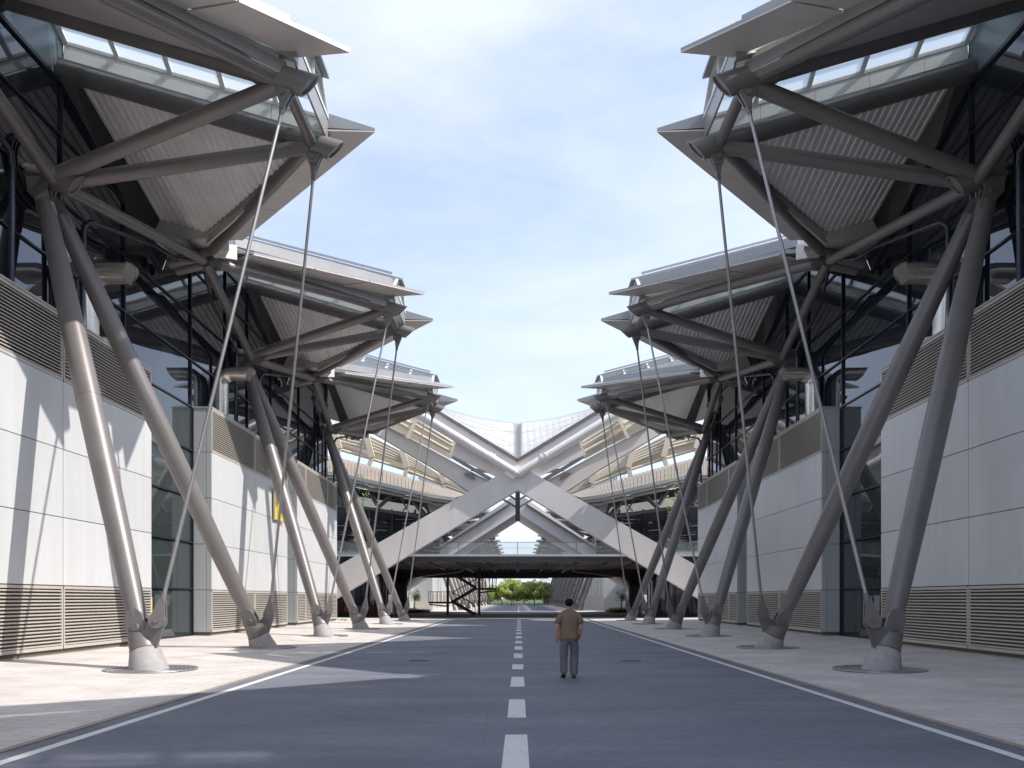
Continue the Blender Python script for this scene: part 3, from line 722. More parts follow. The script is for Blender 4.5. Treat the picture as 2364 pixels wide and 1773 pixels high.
m = MB(); m.tube((.02,0,.22),(.028,0,.22),.055,14); m.bar((.026,0,.15),(.026,0,-.04),.02,.11,up=(1,0,0)); m.bar((.026,0,-.04),(.026,-.1,-.24),.02,.05,up=(1,0,0)); m.bar((.026,0,-.04),(.026,.09,-.22),.02,.05,up=(1,0,0)); m.bar((.026,0,.12),(.026,.13,.0),.02,.04,up=(1,0,0)); m.bar((.026,0,.12),(.026,-.12,.02),.02,.04,up=(1,0,0)); m.build('pictogram', M['ink'], r)
r = empty('wall_sign', (AX-13.05, 42.15, 6.85)); tag(r, 'bright yellow sign board high on the middle left block', 'sign')
m = MB(); m.box((0,-.75,-.85),(.06,.75,.85)); m.build('board', M['yellow'], r)
m = MB(); m.box((0,-.83,-.9),(.08,-.76,.95)); m.box((0,.78,-.9),(.1,.9,.9)); m.build('frame', M['louvre'], r)

# exhaust ducts (stadium section), two each side
def stadium(c, ax1, ax2, w, h, n=10):
    pts = []; c = Vector(c); ax1 = Vector(ax1); ax2 = Vector(ax2); r = h/2
    for i in range(n+1): an = -math.pi/2+math.pi*i/n; pts.append(c+ax1*(w/2-r+r*math.cos(an))+ax2*r*math.sin(an))
    for i in range(n+1): an = math.pi/2+math.pi*i/n; pts.append(c+ax1*(-(w/2-r)+r*math.cos(an))+ax2*r*math.sin(an))
    return pts
dproto = None
for s in (-1, 1):
    for y, w_ in ((24.5, 'nearest the camera'), (35.5, 'farther of the two')):
        if dproto is None:
            dproto = empty('exhaust_duct', (0,0,0))
            m = MB(); secs = [((.35,0,0),(1,0,0)), ((.35,0,1.55),(1,0,0)), ((.30,0,1.85),(.8,0,.6)), ((.05,0,2.05),(.25,0,.97)), ((-.2,0,2.1),(0,0,1)), ((-.85,0,2.1),(0,0,1))]
            prev = None
            for i, (c, a) in enumerate(secs):
                a = Vector(a).normalized(); st = stadium(c, (0,1,0), a, .85, .5)
                if i == len(secs)-1: st = [p+Vector((-.28*(p.z-2.1+.25)/.5,0,0)) for p in st]
                b = m.add(st)
                if prev is not None:
                    for j in range(len(st)): k2 = (j+1) % len(st); m.face([prev+j, prev+k2, b+k2, b+j], True)
                prev = b
            m.build('duct', M['duct'], dproto)
            m = MB(); m.prism([p+Vector((.14,0,0)) for p in st], (.01,0,0)); m.build('mouth', M['back'], dproto)
            m = MB()
            for i in range(9): z = 1.89+i*.052; m.bar((-.80-.28*(z-1.85)/.5, -.36, z), (-.80-.28*(z-1.85)/.5, .36, z), .05, .012)
            m.build('grille', M['louvre'], dproto)
            d = dproto
        else: d = copy_tree(dproto)
        d.location = (AX+s*13.25, y, 9.95); d.rotation_euler = (0,0,0 if s > 0 else math.pi)
        tag(d, f'polished exhaust duct on the {"right" if s>0 else "left"} block roof, {w_}', 'duct', 'exhaust ducts on the block roofs')

exec_center = True
# ------------------------------------------------------------------ crossing: arches, canopy, footbridge
def Q(x, y, D, s=-1):
    """point from its place in the photograph's left half at distance D; s=1 mirrors it to the right"""
    u = 0 if 1196 <= x <= 1197.2 else (CX+AX/D*FPX-x)/FPX*D
    return Vector((AX+s*u, D, EYE+(HY-y)/FPX*D))
for s in (-1, 1):
    side = 'right' if s > 0 else 'left'; m_ = lambda pts, D: [Q(x, y, D, s) for x, y in pts]
    # front arch leg
    r = empty('arch_leg', (AX+s*15.6, 64, 0)); tag(r, f'broad white sloping arch leg rising from the {side} to the crossing', 'arch', 'white arch legs')
    def addp(name, pts, D, th, mk, root=None):
        root = root or r
        m = MB(); o = root.location; m.prism([p-Vector(o) for p in m_(pts, D)], (0, th, 0)); return m.build(name, M[mk], root)
    addp('leg', [(1196.6,1131),(690,1433),(556,1433),(1147,1098.5),(1196.6,1072)], 64, .85, 'white')
    # upper arm with pipe and dark edge
    r = empty('valley_beam', (AX+s*3, 64, 10)); tag(r, f'white valley beam with a round pipe rising to the {side} above the crossing', 'beam', 'white valley beams')
    addp('beam', [(1196.6,1066),(860,862),(860,905),(1196.6,1103)], 64.4, .6, 'white')
    m = MB(); o = Vector(r.location); m.bar(Q(1196.6,1064,64.5,s)-o, Q(860,860,64.5,s)-o, .8, .22); m.build('dark_edge', M['steel_dk'], r)
    m = MB(); m.tube(Q(1197,1094,63.6,s)-o, Q(865,893,63.6,s)-o, .33, 20); m.build('pipe', M['white'], r)
    m = MB(); m.tube(Q(1135,1057,63.6,s)-o, Q(1139,1059.5,63.6,s)-o, .40, 20); m.tube(Q(1128,1052.5,63.6,s)-o, Q(1130,1054,63.6,s)-o, .40, 20); m.build('pipe_collar', M['white'], r)
    addp('gusset', [(1196.6,1096),(1147,1100),(1100,1078),(1043,1051),(1056,1010),(1100,1034)], 64.7, .4, 'white')
    # roof sheet between pipe and second beam
    r = empty('roof_sheet_bay', (AX+s*8, 68, 14)); tag(r, f'cream roof sheets and rafters between the {side} beams over the crossing', 'roof')
    addp('sheet', [(880,915),(1048,1010),(1052,1030),(1040,1060),(985,1030),(895,986),(870,972)], 70, .08, 'cream')
    o = Vector(r.location); m = MB()
    for a, b in (((955,966),(1045,1022)),((950,975),(1045,1030)),((935,985),(1040,1042)),((870,940),(950,978)),((865,948),(945,988))):
        m.tube(Q(*a,69.6,s)-o, Q(*b,69.6,s)-o, .16, 10)
    m.build('purlins', M['cream'], r)
    for a, b in (((962,966),(940,1012)),((1056,1018),(1040,1052)),((900,935),(880,985))): m = MB(); m.bar(Q(*a,69.3,s)-o, Q(*b,69.3,s)-o, .22, .3); m.build('rafter', M['cream'], r)
    m = MB(); m.prism([p-o for p in m_([(1012,950),(1070,985),(1064,998),(1004,960)], 69)], (0,.05,0)); m.build('light_panel', M['creamfilm'], r)
    # second beam
    r = empty('box_beam', (AX+s*8, 74, 12)); tag(r, f'large taupe box beam curving down on the {side} behind the valley beam', 'beam', 'taupe box beams')
    addp('beam', [(800,935),(850,960),(895,985),(990,1035),(1088,1089),(1140,1115),(1130,1128),(1085,1136),(1000,1080),(935,1042),(870,1003),(800,965)], 73, 1.4, 'taupe')
    o = Vector(r.location); m = MB(); 
    for a, b in (((895,984),(1000,1028)),((1000,1028),(1090,1082)),((1090,1082),(1135,1108))): m.bar(Q(*a,72.9,s)-o, Q(*b,72.9,s)-o, .5, .3)
    m.bar(Q(1088,1084,72.9,s)-o, Q(1140,1090,72.9,s)-o, .3, .28)
    m.prism([p-o for p in m_([(1070,1092),(1092,1090),(1098,1107)], 72.7)], (0,.2,0)); m.build('dark_flashing', M['steel_dk'], r)
    # louvred canopy
    r = empty('louvred_canopy', (AX+s*14, 78, 8)); tag(r, f'cream louvred canopy with curved ribs under the {side} box beam', 'canopy')
    o = Vector(r.location); m = MB()
    lo = [(720,1022),(778,1037),(850,1058),(935,1085),(1010,1114),(1075,1139)]; up = [(720,985),(778,985),(850,1002),(935,1045),(1010,1092),(1078,1134)]
    for i in range(5):
        for (t0, t1, mm) in ((0, .36, 0),):
            pass
    sh = MB(); ft = MB()
    for i in range(5):
        def pt(j, t, D): return Q(lo[j][0]+(up[j][0]-lo[j][0])*t, lo[j][1]+(up[j][1]-lo[j][1])*t, D, s)-o
        ft.prism([pt(i,.0,78), pt(i+1,.0,78), pt(i+1,.38,78), pt(i,.38,78)], (0,.3,0))
        sh.quad(pt(i,.38,80), pt(i+1,.38,80), pt(i+1,1,80), pt(i,1,80))
        for t in (.02,.40,.53,.66,.80,.94): m.tube(pt(i,t,77.6), pt(i+1,t,77.6), .14, 8)
    ft.build('fascia', M['cream'], r); sh.build('sheet', M['creamfilm'], r); m.build('louvre_tubes', M['cream'], r)
    m = MB()
    for (x0,y0),(x1,y1),(x2,y2) in (((772,992),(784,1036),(775,1062)),((846,1005),(859,1056),(852,1074)),((928,1040),(940,1080),(934,1100)),((1018,1094),(1026,1116),(1021,1126))):
        m = MB(); m.bar(Q(x0,y0,77.2,s)-o, Q(x1,y1,77.2,s)-o, .4, .55, up=(1,0,0)); m.bar(Q(x1,y1,77.2,s)-o, Q(x2,y2,77.2,s)-o, .3, .4, up=(1,0,0)); m.build('rib', M['cream'], r)
    # tiled lower roof with gutter
    r = empty('lower_roof', (AX+s*14, 84, 8)); tag(r, f'low curved tiled roof with grey gutter under the {side} louvred canopy', 'roof')
    o = Vector(r.location); m = MB(); gt = MB(); sf = MB()
    bk = [(715,1050),(778,1056),(850,1075),(935,1099),(1010,1122),(1072,1142)]; frn = [(715,1086),(778,1092),(850,1108),(935,1128),(1000,1143),(1050,1150)]
    N = 48
    def ip(a, t):
        k = min(4, int(t*5)); f = t*5-k; return (a[k][0]+(a[k+1][0]-a[k][0])*f, a[k][1]+(a[k+1][1]-a[k][1])*f)
    for i in range(N):
        t0, t1 = i/N, (i+.9)/N
        m.prism([Q(*ip(frn,t0),79,s)-o, Q(*ip(frn,t1),79,s)-o, Q(*ip(bk,t1),86,s)-o, Q(*ip(bk,t0),86,s)-o], (0,0,.05))
    for i in range(5):
        for dy, D, r0, w2 in ((3,78.8,.18,MB),(10,79.2,.22,MB)):
            gt.bar(Q(frn[i][0],frn[i][1]+dy,D,s)-o, Q(frn[i+1][0],frn[i+1][1]+dy,D,s)-o, .4, .34)
        gt.tube(Q(frn[i][0],frn[i][1]+20,80,s)-o, Q(frn[i+1][0],frn[i+1][1]+17,80,s)-o, .22, 10)
        sf.prism([Q(frn[i][0],frn[i][1]+12,79.6,s)-o, Q(frn[i+1][0],frn[i+1][1]+12,79.6,s)-o, Q(*bk[i+1],86,s)-o-Vector((0,0,.2)), Q(*bk[i],86,s)-o-Vector((0,0,.2))], (0,0,-.06))
    m.build('tiles', M['tile'], r); gt.build('gutter', M['soffit'], r); sf.build('underside', M['darkpanel'], r)
    m = MB(); m.prism([p-o for p in m_([(995,1148),(1060,1146),(1100,1150),(1060,1168),(1040,1190),(992,1182),(985,1160)], 82)], (0,3,0)); m.build('end_cheek', M['taupe'], r)
    # trusses under it and dark hall
    r = empty('roof_truss', (AX+s*15, 84, 6)); tag(r, f'steel roof truss in the dark hall front on the {side}, behind the arch', 'truss')
    o = Vector(r.location); m = MB(); A = [(735,1112),(800,1128),(870,1136),(940,1150),(1000,1166)]; B = [(735,1168),(820,1170),(890,1180),(960,1192),(1010,1200)]
    for i in range(4):
        m.tube(Q(*A[i],83.5,s)-o, Q(*A[i+1],83.5,s)-o, .14, 10); m.tube(Q(*B[i],83.5,s)-o, Q(*B[i+1],83.5,s)-o, .2, 10)
    for a, b, rd in (((850,1130),(870,1165),.22),((912,1135),(870,1175),.22),((950,1150),(985,1195),.28),((975,1155),(1002,1195),.26),((880,1160),(925,1150),.08),((925,1150),(945,1185),.08),((955,1150),(930,1180),.08),((760,1115),(790,1165),.2),((835,1130),(800,1168),.1)):
        m.tube(Q(*a,83.3,s)-o, Q(*b,83.3,s)-o, rd, 10)
    m.build('members', M['steel'], r)
    r = empty('upper_hall', (AX+s*16, 88, 5.6)); tag(r, f'dark louvred upper hall on the {side} above the terrace', 'building')
    o = Vector(r.location)
    m = MB(); m.prism([p-o for p in m_([(640,1100),(700,1100),(800,1120),(1000,1168),(1015,1200),(1015,1300),(640,1300)], 88)], (0,1,0)); m.build('wall', M['dark'], r)
    m = MB(); rr = random.Random(5)
    for i in range(60):
        x = rr.uniform(700,1000); y = rr.uniform(1195,1275); m.bar(Q(x,y,87.6,s)-o, Q(x+rr.uniform(8,45),y+rr.uniform(0,3),87.6,s)-o, .05, .07)
    m.build('louvre_strips', M['soffit'], r)
    m = MB()
    for x in (760,800,852,905,960): m.box(Q(x-.8,1300,87.5,s)-o, Q(x+.8,1175,87.2,s)-o)
    for y in (1200,1215,1228,1240,1252,1265): m.box(Q(690,y+1,87.5,s)-o, Q(1010,y,87.3,s)-o)
    m.build('louvre_frames', M['black'], r)
    m = MB(); m.prism([p-o for p in m_([(800,1142),(985,1172),(985,1188),(800,1165)], 87.4)], (0,.1,0)); m.build('light_panels', M['panelband'], r)
    # second arch, vault deep
    r = empty('rear_arch_leg', (AX+s*8, 88, 0)); tag(r, f'second white arch leg with a deep underside behind the footbridge, {side} half', 'arch', 'rear white arch legs')
    addp('leg', [(1196.6,1184),(900,1372),(850,1372),(1165,1159),(1176,1150),(1196.6,1150)], 88, 9.5, 'white')
    o = Vector(r.location); m = MB(); m.bar(Q(1176,1164,87.8,s)-o, Q(900,1340,87.8,s)-o, .5, .12); m.build('coping', M['steel_dk'], r)
    # under-bridge pier and low glazed lobby
    r = empty('bridge_pier', (AX+s*13, 85, 0)); tag(r, f'black flared pier carrying the {side} end of the footbridge', 'pier')
    m = MB(); m.tube((0,0,0),(0,0,4.3),.85,20,prof=[(0,.85),(.7,.8),(.85,1.0),(1,1.9)]); m.build('shaft', M['black'], r)
    m = MB(); m.prism([(s*3,-.5,4.1),(s*3,-.5,4.9),(-s*7,-.5,4.9),(-s*6.6,-.5,4.65),(-s*1.2,-.5,4.0)], (0,1,0)); m.build('bracket', M['black'], r)
    r = empty('glazed_lobby', (AX+s*16.6, 77, 0)); tag(r, f'dark curved glass lobby under the {side} arch leg', 'building')
    m = MB(); m.tube((0,0,.35),(0,0,4.3),3.6,48); m.build('glass_drum', M['lowglass'], r)
    m = MB(); m.tube((0,0,0),(0,0,.35),3.75,48); m.build('base', M['black'], r)
    m = MB()
    for i in range(28): an = 2*math.pi*i/28; m.box((3.6*math.cos(an)-.05,3.6*math.sin(an)-.05,.35),(3.6*math.cos(an)+.05,3.6*math.sin(an)+.05,4.3))
    m.build('frames', M['black'], r)
    if s < 0:
        m = MB(); 
        for i in range(16):
            an = R(-100+i*4.2); a2 = R(-100+(i+1)*4.2); hz_ = .7+.3*math.sin(i*.7)
            m.quad((3.62*math.cos(an),3.62*math.sin(an),.36),(3.62*math.cos(a2),3.62*math.sin(a2),.36),(3.62*math.cos(a2),3.62*math.sin(a2),.36+hz_),(3.62*math.cos(an),3.62*math.sin(an),.36+hz_))
        m.build('red_mural', M['red'], r)
        m = MB()
        for k in range(3):
            for i in range(8): an = R(-88+i*4); a2 = R(-88+(i+1)*4); z1 = .62+.16*k+.05*math.sin(i*1.5); z2 = .62+.16*k+.05*math.sin(i*1.5+1.5); m.bar((3.65*math.cos(an),3.65*math.sin(an),z1),(3.65*math.cos(a2),3.65*math.sin(a2),z2),.03,.04)
        m.build('mural_lines', M['taupe'], r)
    # end return walls beyond the bridge
    r = empty('end_wall', (AX+s*14.2, 98, 0)); tag(r, f'grey panelled end wall under the far edge of the footbridge on the {side}', 'wall')
    m = MB(); m.box((0,0,0),(s*1.5,7,4.6)); m.box((-s*2.6,6.5,0),(0,7,4.6)); m.build('wall', M['cladside'], r); m = MB(); m.box((-s*2.64,6.44,0),(-s*.01,6.49,1.7)); m.build('base_course', M['louvre'], r)

# central hanger post, translucent roof film behind the valley
r = empty('hanger_post', (AX, 80, 8.9)); tag(r, 'dark steel post hanging under the crossing of the arches', 'post')
m = MB(); m.box((-.24,-.3,.9),(.24,.3,4.2)); m.build('post', M['black'], r)
m = MB()
for sg in (-1, 1):
    for z in (2.6, 3.4): m.bar((0,0,z-.4),(sg*1.6,.3,z+.6),.22,.22)
m.build('struts', M['steel_dk'], r)
r = empty('film_roof', (AX, 86, 14)); tag(r, 'translucent white saddle shaped roof film above the valley', 'roof')
o = Vector(r.location)
for s in (-1, 1):
    m = MB(); N = 14; xs = [985+(1190-985)*i/N for i in range(N+1)]
    topy = lambda x: 977-56*((1190-x)/205)**1.6*.9
    boty = lambda x: 1066-(1196-x)*.605-2
    for i in range(N):
        a, b = xs[i], xs[i+1]
        m.quad(Q(a,boty(a),86,s)-o, Q(b,boty(b),86,s)-o, Q(b,topy(b),92,s)-o, Q(a,topy(a),92,s)-o)
    m.build('film', M['film'], r, recalc=False)
    m = MB()
    for a, b in (((985,932),(1190,1000)),((1022,943),(1190,977)),((1060,975),(1190,997)),((1035,955),(1190,1027)),((1120,1012),(1190,1029)),((1000,935),(1190,975)),((1090,985),(1190,1050))):
        n = 8
        for k in range(n):
            def w(t): return Q(a[0]+(b[0]-a[0])*t, a[1]+(b[1]-a[1])*t+6*math.sin(math.pi*t), 86, s)-o
            m.tube(w(k/n), w((k+1)/n), .02, 6)
    m.build('cables', M['cream'], r)
m = MB(); m.prism([Q(1190,978,85.8)-o, Q(1190,1062,85.8)-o, Q(1203,1062,85.8)-o, Q(1203,978,85.8)-o], (0,.4,0)); m.build('ridge_strip', M['soffit'], r)
m = MB()
for x in (1187.5, 1204.5): m.bar(Q(x,977,85.7)-o, Q(x,1064,85.7)-o, .2, .2, up=(0,1,0))
m.build('ridge_edges', M['whiteframe'], r)

# footbridge deck
r = empty('footbridge', (AX, 68, 0)); tag(r, 'wide dark footbridge crossing the street with glass railing', 'footbridge')
m = MB(); m.box((-24,.3,5.05),(24,24.5,5.55)); m.build('deck', M['black'], r)
m = MB(); m.box((-24,0,5.45),(24,.3,5.63)); m.build('edge_cap', M['soffit'], r)
m = MB(); m.box((-24,.02,4.95),(24,.28,5.44)); m.box((-24,-.06,4.93),(24,.1,5.0)); m.box((-24,.02,5.2),(24,.0,5.24)); m.build('edge_beam', M['pipe_dk'], r)
m = MB(); m.box((-24,24.0,4.2),(24,24.5,5.04)); m.box((-24,18,4.75),(24,18.3,5.04)); m.build('rear_beam', M['black'], r)
m = MB()
for i in range(15): x = -18.2+i*2.6; m.box((x-.12,.3,4.80),(x+.12,23.9,5.03))
m.build('cross_beams', M['black'], r)
m = MB()
for i in range(100):
    x = -18+i*.364
    m.box((x-.045,.45,4.86),(x+.045,17.9,4.99))
    if i % 1 == 0: m.build('ceiling_slat', M['brown'], r); m = MB()
m = MB(); m.box((-3.3,.6,5.0),(6.6,17.9,5.045)); m.build('brown_soffit_panels', M['brown'], r)
m = MB(); m.box((-24,.10,5.63),(24,.115,6.66)); m.build('railing_glass', M['clear'], r)
m = MB(); m.box((-24,.08,6.68),(24,.14,6.73)); m.box((-24,.18,6.2),(24,.2,6.22))
for i in range(19): x = -23.4+i*2.6; m.box((x-.03,.14,5.63),(x+.03,.22,6.68))
m.build('railing', M['steel'], r)
m = MB(); m.box((-3.5,23.0,4.1),(3.6,23.8,4.16)); m.build('ceiling_light_panel', M['panelband'], r)
m = MB(); m.box((-24,24.3,5.55),(24,24.34,6.6)); m.build('rear_railing_glass', M['clear'], r)
for s in (-1, 1):
    side = 'right' if s > 0 else 'left'
    r = empty('terrace', (AX+s*19, 70, 0)); tag(r, f'grey terrace edge with glass balustrade behind the {side} arch leg', 'terrace')
    m = MB(); m.box((-s*6,2,4.4),(s*8,3,5.6)); m.build('edge', M['black'], r)
    m = MB(); m.box((-s*6,1.9,5.6),(s*8,2.2,6.1)); m.build('upstand', M['soffit'], r)
    m = MB(); m.box((-s*6,2.0,6.1),(s*8,2.03,7.0)); m.build('glass', M['clear'], r)
    m = MB()
    for i in range(6): m.box((-s*5.5+s*i*2.4,2.0,6.1),(-s*5.5+s*i*2.4+.06,2.08,7.05))
    m.box((-s*6,2.0,7.0),(s*8,2.06,7.05)); m.build('posts', M['steel'], r)

# black scissor stair under the bridge, left
r = empty('steel_staircase', (AX-5.6, 82, 0)); tag(r, 'black steel scissor staircase under the left half of the footbridge', 'staircase')
def ST(x, z, y=0): return (x+5.6, y, z)
m = MB()
for x in (-7.45, -4.1): m.box(ST(x-.13,0,-.1), ST(x+.13,4.95,.15))
m.build('posts', M['black'], r)
for (a, b) in (((-4.55,.05),(-7.0,1.45)),((-6.9,1.4),(-4.4,2.85)),((-4.5,2.9),(-7.0,4.4))):
    m = MB()
    for yy in (-.7,.7): m.bar(ST(a[0],a[1],yy), ST(b[0],b[1],yy), .08, .28)
    for i in range(8):
        t = (i+.5)/8; m.box(ST(a[0]+(b[0]-a[0])*t-.15, a[1]+(b[1]-a[1])*t-.02,-.66), ST(a[0]+(b[0]-a[0])*t+.15, a[1]+(b[1]-a[1])*t+.02,.66))
    m.build('flight', M['black'], r)
    m = MB()
    for yy in (-.7,.7):
        m.bar(ST(a[0],a[1]+1.0,yy), ST(b[0],b[1]+1.0,yy), .05, .05)
        for i in range(5): t = i/4; p = (a[0]+(b[0]-a[0])*t, a[1]+(b[1]-a[1])*t); m.bar(ST(p[0],p[1],yy), ST(p[0],p[1]+1.0,yy), .03, .03, up=(0,1,0))
    m.build('handrail', M['black'], r)
for x0, x1, z in ((-9.4,-7.0,1.4),(-4.5,-2.3,2.85)):
    m = MB(); m.box(ST(x0,z-.2,-.75), ST(x1,z,.75)); m.bar(ST(x0 if x0 < -8 else x1, z-.3), ST(-7.45 if x0 < -8 else -4.1, z-.5), .1, .14); m.build('landing', M['black'], r)
    for yy in (-.72,.72):
        m = MB()
        m.bar(ST(x0,z+1.05,yy), ST(x1,z+1.05,yy), .05, .05)
        n = 7
        for i in range(n): x = x0+(x1-x0)*i/(n-1); m.bar(ST(x,z,yy), ST(x,z+1.05,yy), .05, .05, up=(0,1,0))
        m.build('guard_rail', M['black'], r)

# ------------------------------------------------------------------ manholes
for s, x, y, lb in ((1, 3.1, 21.2, 'round metal manhole cover in the right lane'), (-1, -2.75, 21.3, 'round metal manhole cover in the left lane')):
    r = empty('manhole_cover', (x, y, 0)); tag(r, lb, 'manhole cover', 'manhole covers')
    m = MB(); m.lathe([(.40,.001),(.40,.012),(.35,.012),(.35,.007)], n=32); m.build('rim', M['kerb'], r)
    m = MB(); m.lathe([(.35,.008),(.001,.008)], n=32)
    for i in range(-3, 4): m.box((-.26,i*.08-.012,.008),(.26,i*.08+.012,.013))
    m.build('lid', M['iron'], r)

# ------------------------------------------------------------------ vegetation
def leaf_cloud(m, cen, rad, n, size, rnd, squash=1):
    for _ in range(n):
        while True:
            p = Vector((rnd.uniform(-1,1), rnd.uniform(-1,1), rnd.uniform(-1,1)))
            if .25 < p.length < 1: break
        p = Vector((p.x*rad, p.y*rad, p.z*rad*squash))+Vector(cen)
        a = Vector((rnd.gauss(0,1), rnd.gauss(0,1), rnd.gauss(0,1))).normalized(); b = a.orthogonal().normalized()*size*rnd.uniform(.6,1.3); c = a.cross(b)*.6
        i = m.add([p-b, p+c, p+b, p-c]); m.face([i,i+1,i+2,i+3])
def tree_meshes(seed, h, cr, n, size):
    rnd = random.Random(seed); tr = MB(); cw = MB()
    p = Vector((0,0,0)); pts = [p]
    for i in range(6): p = p+Vector((rnd.uniform(-.08,.08)*h/6, rnd.uniform(-.08,.08)*h/6, h*.85/6)); pts.append(p)
    for i in range(6): tr.tube(pts[i], pts[i+1], 0, 8, prof=[(0, h*.018*(1-i/7)), (1, h*.018*(1-(i+1)/7))], cap=False)
    for i in range(30):
        t = rnd.uniform(.20, 1); k = min(5, int(t*6)); b = pts[k]+(pts[k+1]-pts[k])*(t*6-k) if k < 6 else pts[6]
        an = rnd.uniform(0, 6.28); l = cr*rnd.uniform(.45,1)*(1.15-.75*abs(t-.42)*1.4)
        e = b+Vector((math.cos(an)*l, math.sin(an)*l, l*rnd.uniform(.25,.8)))
        tr.tube(b, e, 0, 5, prof=[(0, h*.007), (1, h*.002)], cap=False)
        for tt in (.55, .8, 1.0): leaf_cloud(cw, b+(e-b)*tt, cr*rnd.uniform(.2,.36), n, size, rnd, .8)
    leaf_cloud(cw, pts[6], cr*.32, n*2, size, rnd, 1.2)
    return tr.mesh('trunk', M['bark']), cw.mesh('crown', M['leaf'], recalc=False)
tm = [tree_meshes(11+i, 7.0, 2.9, 90, .20) for i in range(3)]
def put_tree(x, y, sc, k, rz, label, group):
    r = empty('broadleaf_tree', (x, y, -.05), rz); r.scale = (sc, sc, sc); tag(r, label, 'tree', group)
    for me, n in zip(tm[k], ('trunk', 'crown')): o = bpy.data.objects.new(n, me); COL.objects.link(o); o.parent = r
rnd = random.Random(21)
fr_ = [(-4.9,'bushy tree at the road end, leftmost of the front five'),(-1.9,'bushy tree at the road end, left of the centre line'),(1.3,'bushy tree at the road end, just right of the centre line'),(4.6,'bushy tree at the road end, right of the gap in the crowns'),(7.6,'bushy tree at the road end, close beside the right columns')]
for i, (x, lb) in enumerate(fr_): put_tree(x, 222+rnd.uniform(-2,2), .92+.13*(i in (1,3))+rnd.uniform(0,.06), i % 3, rnd.uniform(0,6), lb, 'trees at the end of the road')
for i in range(16):
    x = -42+i*5.6
    if -8 < x < 10: x = x+(1.4 if i % 2 else -1)
    put_tree(x, 236+rnd.uniform(-3,3), rnd.uniform(.75,.95), (i+1) % 3, rnd.uniform(0,6), f'tree in the back row past the road end, {FORD[i].replace(" of its row", "")} from the left', 'back row of trees past the road end')
m = MB(); rnd = random.Random(4)
for i in range(60): leaf_cloud(m, (-36+i*1.22, 212, .5), .62, 46, .11, rnd, .75)
tag(m.build('hedge', M['leafdk'], None, recalc=False), 'low clipped dark hedge running across the end of the road', 'hedge', kind='stuff')
m = MB()
for i in range(30): m.box((-36+i*2.5,216,-.05),(-35.93+i*2.5,216.05,1.5))
m.box((-36,216,.4),(37,216.02,.45)); m.box((-36,216,1.4),(37,216.02,1.45))
tag(m.build('fence', M['soffit']), 'thin grey rail fence behind the hedge at the road end', 'fence')
